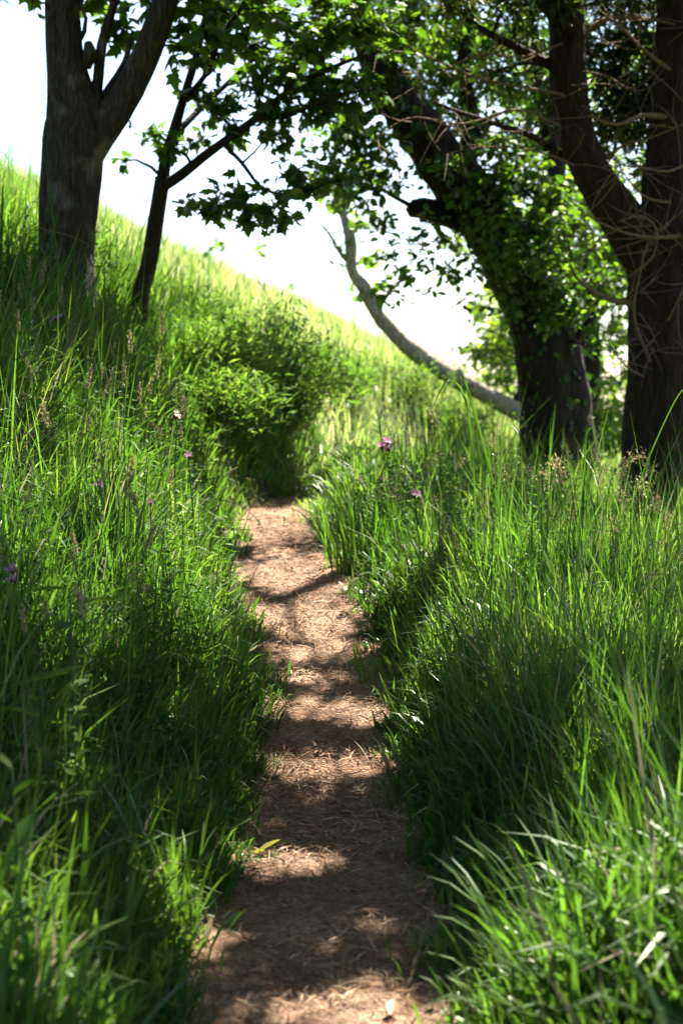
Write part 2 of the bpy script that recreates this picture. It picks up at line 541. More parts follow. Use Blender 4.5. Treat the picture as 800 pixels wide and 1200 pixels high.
def h_right(off, y, x):
    return (0.13 + 0.58 * (1 - np.exp(-off / 0.45))) * (1 + 0.28 * wobble(x, y, 1.1, 6) + 0.18 * wobble(x, y, 3.1, 2)) * (0.8 + 0.2 * sstep(3.5, 8, y)) * (1 - 0.30 * sstep(8.0, 11, y))


def w_near(y):
    return 0.0088 + 0.007 * sstep(5.0, 2.8, y) + 0.004 * sstep(7, 14, y)


stuff_tag(verge_grass('grass', +1, 2350, (-3.4, 0.2), (1.5, 9.0), 24, h_left, w_near, 4, ymode=1.05), 'long lush meadow grass on the bank left of the dirt path', 'grass')
stuff_tag(verge_grass('grass', -1, 2550, (0.0, 3.8), (1.5, 9.0), 24, h_right, w_near, 4, ymode=1.05), 'tall meadow grass on the verge right of the dirt path', 'grass')
stuff_tag(verge_grass('grass', +1, 1500, (-4.4, 0.3), (9.0, 17.5), 20, h_left, w_near, 3), 'sloping grass around the two slim-trunked sycamores on the bank', 'grass')
stuff_tag(verge_grass('grass', -1, 1900, (-0.4, 5.2), (9.0, 19), 20, h_right, w_near, 3), 'tall grass in front of the dark conifer trunk', 'grass')


def hill_grass():
    n = 62000
    y = 15 + 27 * rng.random(n * 2) ** 0.9
    x = rng.uniform(-11, 10, n * 2)
    z, lat, hw = height(x, y, True)
    ok = (lat > hw + 0.05) & view_keep(x, y, 330)
    x, y, z = x[ok][:n], y[ok][:n], z[ok][:n]
    n = len(x)
    L = rng.uniform(0.18, 0.55, n) * (1 + 0.45 * wobble(x, y, 1.1, 3) + 0.3 * wobble(x, y, 3.0, 1)) * np.where(rng.random(n) < 0.05, 1.7, 1.0)
    w = rng.uniform(0.010, 0.026, n)
    th0 = np.abs(rng.normal(0.1, 0.15, n))
    th1 = th0 + np.abs(rng.normal(0.5, 0.45, n))
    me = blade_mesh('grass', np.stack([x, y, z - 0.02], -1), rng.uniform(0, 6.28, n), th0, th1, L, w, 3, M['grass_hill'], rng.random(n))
    o = link('grass', me, kind='stuff')
    stuff_tag(o, 'sunlit yellow-green grass covering the open hillside up to the skyline', 'grass')


hill_grass()

# ------------------------------------------------------------------ leaves: templates
def lobed_leaf():
    half = [(0.10, -0.03), (0.40, 0.08), (0.30, 0.24), (0.50, 0.52), (0.24, 0.52), (0.17, 0.72)]
    pts = [(0, 0.02)] + half + [(0, 1.0)] + [(-x, y) for x, y in half[::-1]]
    v = [(x, y, -0.22 * x * x * 2 - 0.12 * y * y + 0.03 * abs(x)) for x, y in pts]
    v.append((0, 0.35, -0.015 + 0.03))
    c = len(v) - 1
    f = [(c, i, (i + 1) % c) for i in range(c)]
    return np.array(v), f


def oval_leaf(w=0.5):
    pts = [(0, 0), (0.36 * w, 0.22), (0.5 * w, 0.5), (0.3 * w, 0.8), (0, 1.0), (-0.3 * w, 0.8), (-0.5 * w, 0.5), (-0.36 * w, 0.22)]
    v = np.array([(x, y, 0.25 * abs(x) - 0.18 * y * y) for x, y in pts])
    return v, [(0, 1, 2, 3, 4), (0, 4, 5, 6, 7)]


def lance_leaf(w=0.22):
    v = np.array([(0, 0, 0), (0.5 * w, 0.4, 0.04), (0, 1.0, -0.15), (-0.5 * w, 0.4, 0.04)])
    return v, [(0, 1, 2), (0, 2, 3)]


LOBED, OVAL, LANCE = lobed_leaf(), oval_leaf(0.62), lance_leaf()


def leaf_cloud_mesh(name, pos, dirs, nrm, size, tmpl, mat, rnd=None):
    B = frames(dirs, nrm) * size[:, None, None]
    V, lo, st, to = replicate(tmpl[0], tmpl[1], (B, pos))
    if rnd is None:
        rnd = rng.random(len(pos))
    return mesh_np(name, V, lo, st, to, mat, attrs={'rnd': np.repeat(rnd, len(tmpl[0]))})


# ------------------------------------------------------------------ tubes (trunks, limbs, stems)
def resample(pts, radii, step):
    a = np.hstack([np.asarray([tuple(p) for p in pts], float), np.asarray(radii, float)[:, None]])
    r = catmull(a, step)
    return r[:, :3], np.maximum(r[:, 3], 0.0008)


def tube_arrays(pts, rad, sides=8, rough=0.0, ridges=0, seed=0.0, cap=True):
    n = len(pts)
    T = unit(np.gradient(pts, axis=0))
    ref = np.array([0, 1.0, 0.1]) if abs(T[0, 1]) < 0.8 else np.array([1.0, 0, 0.1])
    U = np.empty_like(T)
    u = unit(np.cross(T[0], ref))
    for i in range(n):
        u = unit(u - T[i] * np.dot(u, T[i]))
        U[i] = u
    Wv = np.cross(T, U)
    a = np.linspace(0, 2 * np.pi, sides, endpoint=False)
    r = np.repeat(rad[:, None], sides, 1)
    if ridges:
        ph = seed + 0.8 * np.sin(np.arange(n) * 0.13 + seed)
        r = r * (1 + 0.045 * np.sin(ridges * a[None] + ph[:, None]) + 0.03 * np.sin((ridges * 2 + 1) * a[None] - 1.7 * ph[:, None]))
    V = pts[:, None] + r[..., None] * (np.cos(a)[None, :, None] * U[:, None] + np.sin(a)[None, :, None] * Wv[:, None])
    if rough:
        V2 = V.reshape(-1, 3)
        rr = r.reshape(-1)
        cen = np.repeat(pts, sides, 0)
        for i in range(len(V2)):
            p = Vector(V2[i])
            k = mnoise.noise(Vector((p.x * 5 + seed, p.y * 5, p.z * 2.2))) * 0.6 + mnoise.noise(Vector((p.x * 16 + seed, p.y * 16, p.z * 6))) * 0.4
            V2[i] += unit(V2[i] - cen[i]) * k * rough * rr[i]
        V = V2.reshape(n, sides, 3)
    v = V.reshape(-1, 3)
    i = np.arange(n - 1)[:, None] * sides
    j = np.arange(sides)[None, :]
    q = np.stack([i + j, i + (j + 1) % sides, i + sides + (j + 1) % sides, i + sides + j], -1).reshape(-1, 4)
    faces = [tuple(f) for f in q]
    if cap:
        faces.append(tuple(range(sides))[::-1])
        faces.append(tuple((n - 1) * sides + np.arange(sides)))
    return v, faces


def join_mesh(name, parts, mat):
    vs, loops, totals = [], [], []
    o = 0
    for v, f in parts:
        vs.append(v)
        for p in f:
            loops.extend([int(i) + o for i in p])
            totals.append(len(p))
        o += len(v)
    totals = np.array(totals)
    starts = np.concatenate([[0], np.cumsum(totals)[:-1]])
    return mesh_np(name, np.vstack(vs), np.array(loops), starts, totals, mat)


# ground ellipses where the sun reaches the ground through the crowns: x, y, rx, ry
LIT = [(0.12, 4.25, 0.22, 0.22), (0.62, 4.15, 0.34, 0.40), (0.52, 3.8, 0.48, 0.5), (0.85, 3.7, 0.35, 0.5), (-0.52, 4.75, 0.10, 0.35), (-0.20, 5.55, 0.16, 0.16), (0.0, 6.72, 0.40, 0.16), (-0.02, 7.42, 0.42, 0.17), (-0.1, 7.85, 0.2, 0.1),
       (-0.08, 8.3, 0.45, 0.14), (-0.2, 8.95, 0.6, 0.2), (-0.3, 9.75, 0.65, 0.3), (-0.05, 10.3, 0.55, 0.45), (-0.45, 11.0, 0.65, 0.6), (-0.5, 12.2, 0.6, 0.6), (1.0, 6.6, 0.18, 0.3),
       (0.6, 7.6, 0.3, 0.3), (0.95, 8.6, 0.4, 0.4), (0.5, 8.8, 0.25, 0.3), (1.2, 7.2, 0.3, 0.4), (0.75, 6.9, 0.2, 0.2), (-1.0, 6.6, 0.3, 0.3), (-0.8, 7.6, 0.25, 0.3), (-1.4, 8.0, 0.4, 0.4), (1.5, 6.4, 0.3, 0.3), (0.75, 9.6, 0.5, 0.6), (1.3, 8.4, 0.35, 0.5), (0.6, 11.2, 0.4, 0.8), (-1.2, 7.2, 0.4, 0.5), (-1.0, 8.6, 0.45, 0.6), (-1.5, 6.2, 0.25, 0.35), (-0.95, 4.9, 0.10, 0.14),
       (-1.1, 10.2, 0.5, 0.7), (1.9, 10.5, 0.5, 0.7), (-0.6, 3.6, 0.10, 0.18), (0.85, 5.3, 0.12, 0.2), (-0.9, 3.9, 0.08, 0.2)]


for _ in range(120):
    _x, _y = rng.uniform(-2.3, 2.1), rng.uniform(2.6, 10.5)
    if (abs(_x) < 0.45 and _y < 8.5) or (_y < 6.0 and rng.random() < 0.75):
        continue
    _r = rng.uniform(0.06, 0.24)
    LIT.append((_x, _y, _r, _r * rng.uniform(0.8, 1.6)))


def blocks_lit(pos):
    out = np.full(len(pos), 9.0)
    gy = pos[:, 1] - 3.5
    for _ in range(4):
        zt = np.interp(gy, PATH[:, 1], PATH[:, 2]) + 0.08
        k = (pos[:, 2] - zt) / SUN[2]
        gx, gy = pos[:, 0] - SUN[0] * k, pos[:, 1] - SUN[1] * k
    for (x, y, a, b) in LIT:
        out = np.minimum(out, ((gx - x) / (a + 0.07)) ** 2 + ((gy - y) / (b + 0.04)) ** 2)
    return out < 1 + 0.55 * wobble(gx, gy, 4.5, 1.0)


class Tree:
    def __init__(s, name, label, base, bark, leafmat, tmpl, leaf=0.12, cat='tree'):
        s.root = empty(name, base, label, cat)
        s.bark, s.leafmat, s.tmpl, s.leaf = bark, leafmat, tmpl, leaf
        s.sk = []
        s.L = []
        s.twigs = []
        s.seed = random.random() * 50

    def limb(s, pts, radii, name='branch', sides=10, step=0.10, rough=0.10, ridges=0, mat=None, skel=True):
        p, r = resample(pts, radii, step)
        v, f = tube_arrays(p, r, sides, rough, ridges, s.seed)
        o = link(name, join_mesh(name, [(v, f)], M[mat or s.bark]), s.root)
        if skel:
            s.sk.append(np.hstack([p, r[:, None]]))
        return o

    def nearest(s, c, below=True):
        A = np.vstack(s.sk)
        d = np.linalg.norm(A[:, :3] - c, axis=1)
        d = d + (np.maximum(A[:, 2] - c[2] + 0.1, 0) * 1.5 if below else 0)
        return A[np.argmin(d)]

    def bough(s, c, r0=None, name='branch', bend=0.25, rough=0.06):
        c = np.asarray(c, float)
        a = s.nearest(c)
        L = np.linalg.norm(c - a[:3])
        if L < 0.12:
            return
        r0 = r0 or min(a[3] * 0.6, 0.012 + 0.014 * L)
        mid1 = a[:3] * 0.67 + c * 0.33 + np.array([0, 0, bend * L * 0.35]) + rng.normal(0, 0.05 * L, 3)
        mid2 = a[:3] * 0.33 + c * 0.67 + np.array([0, 0, bend * L * 0.35]) + rng.normal(0, 0.05 * L, 3)
        s.limb([a[:3], mid1, mid2, c], [r0, r0 * 0.8, r0 * 0.55, r0 * 0.3], name, sides=6, step=0.18, rough=rough)

    def clump(s, c, rad, n, twigs=7, leaf=None, bough=True, flat=0.55, check=False):
        c = np.asarray(tuple(c), float)
        rad = np.asarray(rad if np.ndim(rad) else (rad, rad, rad * 0.7), float)
        if bough:
            s.bough(c)
        per = max(1, n // twigs)
        for k in range(twigs):
            e = rng.normal(0, 1, 3)
            e = e / np.linalg.norm(e) * rng.random() ** 0.4
            end = c + e * rad
            st = c + e * rad * rng.uniform(0.0, 0.15)
            m = (st + end) / 2 + rng.normal(0, 0.06, 3) * rad
            p, r = resample([st, m, end], [0.007, 0.005, 0.002], 0.15)
            s.twigs.append(tube_arrays(p, r, 3, cap=False))
            t = rng.random(per) ** 0.75
            base = st[None] * (1 - t[:, None]) + end[None] * t[:, None] + rng.normal(0, 0.20, (per, 3)) * rad
            d = unit(unit(end - c)[None] * 0.7 + rng.normal(0, 0.75, (per, 3)) * np.array([1, 1, 0.55]) + np.array([0, 0, -0.15]))
            nr = unit(np.array([0, 0, 1.0])[None] + rng.normal(0, flat, (per, 3)))
            sz = (leaf or s.leaf) * rng.uniform(0.55, 1.25, per)
            if check:
                keep = ~blocks_lit(base + d * 0.06)
                base, d, nr, sz = base[keep], d[keep], nr[keep], sz[keep]
            s.L.append((base, d, nr, sz))

    def finish(s, singles=300):
        if s.twigs:
            o = link('twigs', join_mesh('twigs', s.twigs, M[s.bark]), s.root, kind='stuff')
        pos, d, nr, sz = [np.concatenate([q[i] for q in s.L]) for i in range(4)]
        px, row = to_px(pos)
        vis = (px > -20) & (px < 820) & (row > -20) & (row < 640)
        score = np.where(vis, sz / np.maximum(pos[:, 1], 0.5), -1)
        order = np.argsort(-score)
        k = min(singles, int(vis.sum()))
        one, rest = order[:k], order[k:]
        if k:
            me = mesh_np('leaf', s.tmpl[0], np.array([i for f in s.tmpl[1] for i in f]), np.concatenate([[0], np.cumsum([len(f) for f in s.tmpl[1]])[:-1]]), np.array([len(f) for f in s.tmpl[1]]), M[s.leafmat], attrs={'rnd': np.full(len(s.tmpl[0]), 0.0)})
            Bm = frames(d[one], nr[one]) * sz[one][:, None, None]
            inv = Matrix.Translation(s.root.location).inverted()
            for i in range(k):
                o = bpy.data.objects.new('leaf', me)
                col.objects.link(o)
                m = Matrix([[*Bm[i, r], pos[one[i], r]] for r in range(3)] + [[0, 0, 0, 1]])
                o.parent = s.root
                o.matrix_local = inv @ m
        if len(rest):
            me = leaf_cloud_mesh('foliage', pos[rest], d[rest], nr[rest], sz[rest], s.tmpl, M[s.leafmat])
            link('foliage', me, s.root, kind='stuff')
        return len(pos)


def Pn(*a):
    return np.array(P(*a))


# ------------------------------------------------------------------ tree A: forked sycamore on the bank
dA = 12.0
bA = P(75, 345, dA)
A = Tree('sycamore_tree', 'thick grey forked sycamore trunk standing on the grassy bank', (bA.x, bA.y, gz(bA.x, bA.y)), 'bark_grey', 'broad', LOBED, 0.135)
zA = gz(bA.x, bA.y)
A.limb([(bA.x - 0.03, bA.y, zA - 0.15), (bA.x - 0.02, bA.y, zA + 0.05), P(80, 300, dA), P(87, 240, dA), P(91, 190, dA), P(92, 150, dA), P(86, 110, dA), P(80, 70, dA), P(79, 30, dA), P(78, -20, dA), P(70, -150, dA), P(50, -330, dA + 0.3)],
       [0.36, 0.29, 0.205, 0.19, 0.20, 0.205, 0.165, 0.135, 0.125, 0.12, 0.095, 0.05], 'trunk', sides=28, step=0.05, rough=0.10, ridges=5)
A.limb([P(98, 205, dA), P(118, 165, dA), P(140, 135, dA), P(160, 100, dA), P(178, 62, dA), P(194, 20, dA), P(208, -30, dA), P(240, -160, dA), P(300, -330, dA - 0.5)],
       [0.11, 0.12, 0.115, 0.108, 0.105, 0.10, 0.095, 0.07, 0.04], 'stem', sides=20, step=0.06, rough=0.10, ridges=4)
A.limb([P(66, 330, dA + .1), P(62, 260, dA + 0.1), P(63, 200, dA + 0.1), P(66, 150, dA + .1), P(80, 110, dA + 0.05)], [0.10, 0.085, 0.075, 0.06, 0.03], 'stem', sides=14, step=0.06, rough=0.15)
A.limb([P(108, 150, dA), P(118, 110, dA + .05), P(124, 60, dA + .1), P(140, 10, dA + .1), P(155, -40, dA + .1), P(170, -120, dA)], [0.05, 0.042, 0.038, 0.03, 0.025, 0.012], 'branch', sides=8)
A.limb([P(112, 138, dA), P(132, 108, dA + .1), P(150, 80, dA + .1), P(160, 45, dA + .2)], [0.03, 0.025, 0.022, 0.014], 'branch', sides=7)
A.limb([P(96, 60, dA), P(104, 45, dA), P(106, 30, dA), P(98, 10, dA)], [0.02, 0.018, 0.015, 0.01], 'branch', sides=6)
A.limb([P(104, 85, dA), P(110, 70, dA - 0.02), P(108, 58, dA)], [0.05, 0.05, 0.03], 'knot', sides=10, step=0.04)
for (px, row, dd, rx, n) in [(8, 8, 0.2, 14, 10), (45, 10, -.2, 14, 4), (92, 12, 0.1, 16, 8), (150, 40, 0.3, 32, 34), (135, 10, .2, 26, 22), (215, 60, .2, 30, 30), (228, 15, 0.2, 36, 40), (255, 45, 0, 34, 36), (175, 8, 0.4, 25, 22), (290, 20, -.2, 45, 60)]:
    A.clump(Pn(px, row, dA + dd), rx * dA / F * 1.15, n, 4, bough=True)
for k in range(46):
    px, row = rng.uniform(-260, 330), rng.uniform(-620, -50)
    A.clump(Pn(px, row, dA + rng.uniform(-1.2, 1.4)), rng.uniform(0.35, 0.6), 70, 6, leaf=0.16, check=True)
A.finish(220)

# ------------------------------------------------------------------ tree B: slender young sycamore
dB = 13.0
bB = P(160, 385, dB)
zB = gz(bB.x, bB.y)
B_ = Tree('sycamore_tree', 'slender dark young sycamore with low leafy branches beside the thick forked trunk', (bB.x, bB.y, zB), 'bark_dark', 'broad', LOBED, 0.105)
B_.limb([(bB.x, bB.y, zB - 0.15), (bB.x, bB.y, zB + 0.03), P(165, 355, dB), P(176, 310, dB), P(183, 270, dB), P(190, 230, dB), P(193, 212, dB)], [0.085, 0.08, 0.072, 0.068, 0.064, 0.060, 0.062], 'trunk', sides=16, step=0.06, rough=0.14)
B_.limb([P(192, 222, dB), P(197, 190, dB), P(206, 160, dB), P(218, 120, dB - .1), P(232, 75, dB - .1), P(243, 30, dB - .1), P(253, -20, dB - .1), P(262, -100, dB)], [0.05, 0.048, 0.042, 0.036, 0.03, 0.026, 0.02, 0.01], 'stem', sides=10)
B_.limb([P(193, 222, dB), P(215, 208, dB - .1), P(240, 188, dB - .2), P(262, 172, dB - .3), P(300, 145, dB - .4), P(340, 112, dB - .6), P(385, 88, dB - .7), P(430, 70, dB - .8)], [0.045, 0.042, 0.038, 0.034, 0.03, 0.025, 0.018, 0.01], 'stem', sides=10)
B_.limb([P(205, 165, dB), P(230, 140, dB + .2), P(262, 110, dB + .4), P(300, 75, dB + .5), P(330, 40, dB + .6)], [0.03, 0.026, 0.022, 0.018, 0.01], 'branch', sides=8)
B_.limb([P(217, 125, dB - .1), P(246, 90, dB - .3), P(262, 50, dB - .5), P(290, 10, dB - .6), P(310, -50, dB - .6)], [0.024, 0.02, 0.018, 0.015, 0.008], 'branch', sides=8)
B_.limb([P(300, 145, dB - .4), P(345, 138, dB - .6), P(390, 118, dB - .8), P(440, 110, dB - .9)], [0.02, 0.017, 0.013, 0.008], 'branch', sides=7)
B_.limb([P(262, 172, dB - .3), P(285, 195, dB - .6), P(310, 225, dB - .8), P(350, 230, dB - .9), P(390, 215, dB - 1.0)], [0.018, 0.016, 0.013, 0.01, 0.006], 'branch', sides=7)
for (px, row, dd, rx, n) in [(225, 115, 0, 26, 26), (185, 165, 0.1, 26, 22), (150, 192, 0, 16, 8), (205, 175, -.2, 22, 20), (255, 135, -.2, 38, 50), (300, 105, -.4, 44, 75), (345, 90, -.5, 44, 80), (290, 60, 0.2, 44, 70), (335, 40, 0, 48, 90), (385, 55, -.3, 46, 80), (250, 70, -.3, 28, 24), (320, 140, -.3, 36, 46), (370, 130, -.6, 38, 50), (275, 165, -.2, 24, 22), (235, 170, 0, 18, 10), (380, 15, .3, 50, 90), (430, 40, -.4, 50, 90), (425, 100, -.6, 38, 55), (410, 10, 0, 50, 80),
                             (245, 245, -.7, 26, 30), (285, 238, -.8, 34, 44), (325, 245, -.9, 32, 42), (365, 225, -.9, 30, 34), (395, 215, -1, 24, 24), (225, 245, -.6, 20, 16), (345, 205, -.8, 24, 20), (300, 30, .2, 40, 70), (260, 20, .1, 36, 50), (360, 70, -.2, 40, 70), (400, 130, -.6, 36, 60), (330, 170, -.5, 28, 34), (295, 262, -.8, 20, 14), (335, 262, -.9, 14, 8)]:
    B_.clump(Pn(px, row, dB + dd), np.array([1.15, 1.3, 0.8]) * rx * dB / F, int(n * 1.75), 7)
for k in range(26):
    px, row = rng.uniform(180, 520), rng.uniform(-420, -30)
    B_.clump(Pn(px, row, dB + rng.uniform(-1.0, 1.2)), rng.uniform(0.3, 0.5), 60, 5, leaf=0.16, check=True)
B_.finish(300)

# ------------------------------------------------------------------ tree D: leaning ivy-clad trunk with a broken stub
dD = 17.0
bD = P(655, 560, dD)
zD = gz(bD.x, bD.y)
D = Tree('leaning_tree', 'big dark ivy-clad trunk leaning left with a broken stub', (bD.x, bD.y, zD), 'bark_dark', 'broad', OVAL, 0.10)
D.limb([(bD.x + 0.1, bD.y, zD - 0.2), (bD.x + 0.05, bD.y, zD + 0.1), P(652, 500, dD), P(645, 440, dD), P(630, 380, dD), P(608, 320, dD), P(578, 270, dD), P(550, 235, dD - .2), P(518, 195, dD - .4), P(490, 155, dD - .6), P(462, 120, dD - .8), P(440, 80, dD - 1), P(425, 30, dD - 1), P(415, -40, dD - 1), P(400, -140, dD - 1.2)],
       [0.50, 0.45, 0.37, 0.34, 0.32, 0.31, 0.30, 0.29, 0.25, 0.23, 0.19, 0.15, 0.12, 0.10, 0.06], 'trunk', sides=28, step=0.08, rough=0.22, ridges=5)
D.limb([P(555, 265, dD - .1), P(525, 256, dD - .2), P(500, 248, dD - .25), P(484, 246, dD - .3), P(478, 242, dD - .3)], [0.15, 0.13, 0.11, 0.10, 0.06], 'broken_stub', sides=14, step=0.05, rough=0.25)
D.limb([P(610, 310, dD), P(640, 240, dD + .2), P(645, 180, dD + .3), P(630, 110, dD + .3), P(610, 40, dD + .3), P(600, -40, dD + .3), P(590, -160, dD)], [0.16, 0.15, 0.12, 0.10, 0.09, 0.07, 0.04], 'branch', sides=12)
D.limb([P(540, 215, dD - .2), P(550, 150, dD), P(540, 90, dD), P(550, 30, dD + .1), P(540, -60, dD)], [0.12, 0.10, 0.08, 0.06, 0.03], 'branch', sides=10)
D.limb([P(470, 130, dD - .7), P(430, 140, dD - .9), P(415, 165, dD - 1.0), P(420, 185, dD - 1.0)], [0.05, 0.04, 0.025, 0.015], 'branch', sides=8)
D.limb([P(645, 430, dD), P(670, 400, dD - .1), P(690, 375, dD - .1), P(705, 330, dD)], [0.06, 0.05, 0.04, 0.02], 'branch', sides=8)
# crown
for (px, row, dd, rx, n) in [(430, 30, -1, 55, 150), (490, 40, -.6, 60, 190), (550, 30, 0, 60, 190), (610, 40, .2, 60, 110), (470, 85, -.8, 40, 90), (520, 95, -.3, 50, 130), (580, 100, 0, 50, 130), (640, 90, .3, 46, 60), (560, 160, 0, 40, 90), (610, 165, .2, 44, 100), (535, 140, -.2, 34, 60), (660, 150, .5, 36, 60), (480, 10, -.5, 50, 120), (680, 30, .6, 50, 50),
                             (600, 225, -.4, 36, 90), (640, 235, -.3, 40, 110), (670, 260, 0, 34, 70), (620, 275, -.5, 36, 100), (660, 300, -.3, 36, 80), (585, 215, -.5, 26, 50), (640, 340, -.5, 34, 80), (690, 290, .2, 32, 60), (615, 330, -.5, 24, 40), (600, 190, -.3, 36, 70), (690, 220, .3, 36, 60),
                             (560, 60, .6, 60, 170), (500, 60, .4, 60, 170), (450, 60, .2, 50, 120), (620, 120, .8, 50, 50), (670, 110, .9, 50, 40), (500, 120, .2, 40, 80), (395, 150, -1.1, 34, 60), (440, 165, -1.1, 30, 50), (410, 235, -1.1, 30, 40), (440, 225, -1.0, 30, 40), (380, 215, -1.1, 26, 30), (570, 320, -.4, 30, 50), (530, 320, -.5, 32, 36), (450, 270, -.9, 28, 30), (490, 262, -.7, 26, 26), (455, 345, -.9, 22, 18), (585, 285, -.7, 26, 50), (600, 350, -.8, 30, 70), (640, 370, -.8, 30, 60), (670, 340, -.7, 34, 70), (700, 330, -.3, 34, 70), (560, 225, -1.0, 34, 60), (590, 255, -1.0, 34, 60), (620, 300, -1.1, 38, 80), (655, 330, -1.0, 36, 70), (600, 310, -1.0, 30, 50), (640, 260, -1.0, 38, 70), (530, 200, -1.0, 28, 40), (680, 365, -.9, 30, 50), (700, 400, -.6, 28, 40), (575, 170, -.9, 36, 60), (620, 200, -.9, 36, 60), (400, 165, -1.0, 34, 44), (430, 185, -1.0, 34, 48), (385, 185, -1.1, 28, 30), (450, 205, -.9, 28, 30), (410, 205, -1.0, 30, 34), (470, 215, -.7, 22, 18),
                             (520, 285, -.6, 34, 36), (480, 290, -.7, 26, 22), (550, 300, -.5, 28, 30), (500, 310, -.6, 30, 28), (470, 330, -.8, 24, 18), (540, 272, -.5, 24, 24), (455, 300, -.9, 20, 12), (500, 345, -.7, 16, 8), (540, 352, -.6, 18, 10), (570, 362, -.5, 14, 6)]:
    D.clump(Pn(px, row, dD + dd), np.array([1.1, 1.3, 0.8]) * rx * dD / F, int(n * (2.2 if row < 240 and 420 < px < 700 else (2.2 if px < 480 else 1.5))), 8)
for k in range(18):
    px, row = rng.uniform(380, 800), rng.uniform(-420, -20)
    D.clump(Pn(px, row, dD + rng.uniform(-1.4, 2.0)), rng.uniform(0.5, 0.8), 90, 6, leaf=0.17, check=True)
# ivy leaves hugging the trunk
tr = D.sk[0]
tr = tr[(tr[:, 2] > zD + 0.5)]
ii = rng.integers(0, len(tr), 2600)
a = rng.normal(0, 1, (2600, 3))
a = unit(a)
wgt = 0.35 + 0.65 * np.sin(tr[ii, 2] * 3.0)[:, None] ** 2
pos = tr[ii, :3] + a * (tr[ii, 3:4] * rng.uniform(0.95, 1.22, (2600, 1)))
keep = rng.random(2600) < wgt[:, 0]
pos, a = pos[keep], a[keep]
D.L.append((pos, unit(rng.normal(0, 0.6, pos.shape) + np.array([0, 0, -0.8])), a, rng.uniform(0.05, 0.11, len(pos))))
D.finish(300)

# ------------------------------------------------------------------ tree C: dark twin-stemmed conifer
dC = 14.0
bC = P(775, 600, dC)
zC = gz(bC.x, bC.y)
C_ = Tree('conifer_tree', 'massive red-brown twin-stemmed conifer trunk with bare dead twigs at right', (bC.x, bC.y, zC), 'bark_red', 'needle', LANCE, 0.15)
C_.limb([(bC.x + 0.02, bC.y, zC - 0.2), (bC.x + 0.02, bC.y, zC + 0.1), P(776, 540, dC), P(777, 460, dC), P(780, 380, dC), P(782, 320, dC), P(784, 280, dC), P(783, 230, dC), P(785, 150, dC), P(788, 70, dC), P(790, -10, dC), P(795, -150, dC), P(790, -400, dC), P(785, -700, dC)],
        [0.42, 0.38, 0.34, 0.325, 0.33, 0.36, 0.34, 0.25, 0.215, 0.20, 0.19, 0.17, 0.13, 0.06], 'trunk', sides=32, step=0.06, rough=0.15, ridges=7)
C_.limb([P(775, 345, dC), P(752, 300, dC - .05), P(725, 258, dC - .1), P(695, 215, dC - .15), P(672, 165, dC - .2), P(662, 110, dC - .2), P(660, 50, dC - .2), P(657, -10, dC - .2), P(650, -140, dC - .2), P(630, -400, dC - .4)],
        [0.20, 0.21, 0.19, 0.165, 0.155, 0.15, 0.145, 0.14, 0.11, 0.05], 'stem', sides=24, step=0.06, rough=0.13, ridges=5)
tw = [([(655, 185), (620, 165), (570, 150), (530, 135), (505, 122)], 0.035, -.2), ([(645, 85), (600, 62), (565, 42), (530, 20), (495, -5)], 0.045, -.3), ([(738, 355), (715, 350), (690, 340), (672, 325), (665, 305)], 0.03, -.3), ([(800, 285), (770, 280), (735, 280), (700, 262), (670, 250)], 0.02, -.5),
      ([(735, 330), (760, 300), (765, 270), (745, 255), (720, 262)], 0.014, -.4), ([(760, 420), (745, 380), (748, 330), (760, 290), (795, 245)], 0.014, -.45), ([(700, 220), (660, 200), (610, 180), (560, 178), (520, 185)], 0.012, -.3), ([(662, 120), (620, 110), (560, 100), (500, 75), (440, 70), (400, 62)], 0.014, -.5),
      ([(690, 205), (720, 180), (760, 165), (800, 150)], 0.016, -.3), ([(665, 60), (700, 30), (750, 25), (810, 40)], 0.03, 0.1), ([(785, 150), (750, 145), (715, 150), (690, 140)], 0.03, -.2), ([(786, 90), (750, 70), (720, 40), (690, 15)], 0.022, -.2),
      ([(662, 105), (700, 95), (740, 110), (770, 100)], 0.012, -.3), ([(790, 240), (755, 235), (730, 215), (715, 190)], 0.014, -.35), ([(800, 200), (770, 205), (740, 195), (700, 200)], 0.012, -.45), ([(655, 150), (600, 135), (540, 150), (480, 148), (430, 175)], 0.012, -.6),
      ([(660, 60), (610, 75), (560, 72), (500, 100), (470, 90)], 0.012, -.5), ([(780, 320), (800, 300), (812, 260)], 0.02, -.4), ([(750, 440), (730, 430), (715, 405), (712, 380)], 0.012, -.4), ([(770, 400), (790, 360), (800, 330)], 0.012, -.4), ([(730, 270), (700, 280), (690, 300)], 0.01, -.3)]
for i, (pp, r, dd) in enumerate(tw):
    pts = [P(x + rng.normal(0, 2), y + rng.normal(0, 3), dC + dd * (0.6 + 0.4 * j / len(pp)) - 0.1 * j) for j, (x, y) in enumerate(pp)]
    C_.limb(pts, list(np.linspace(r, r * 0.25, len(pp))), 'branch', sides=6, step=0.08, rough=0.15, mat='bark_red' if r > 0.03 else 'dead_twig', skel=r > 0.03)
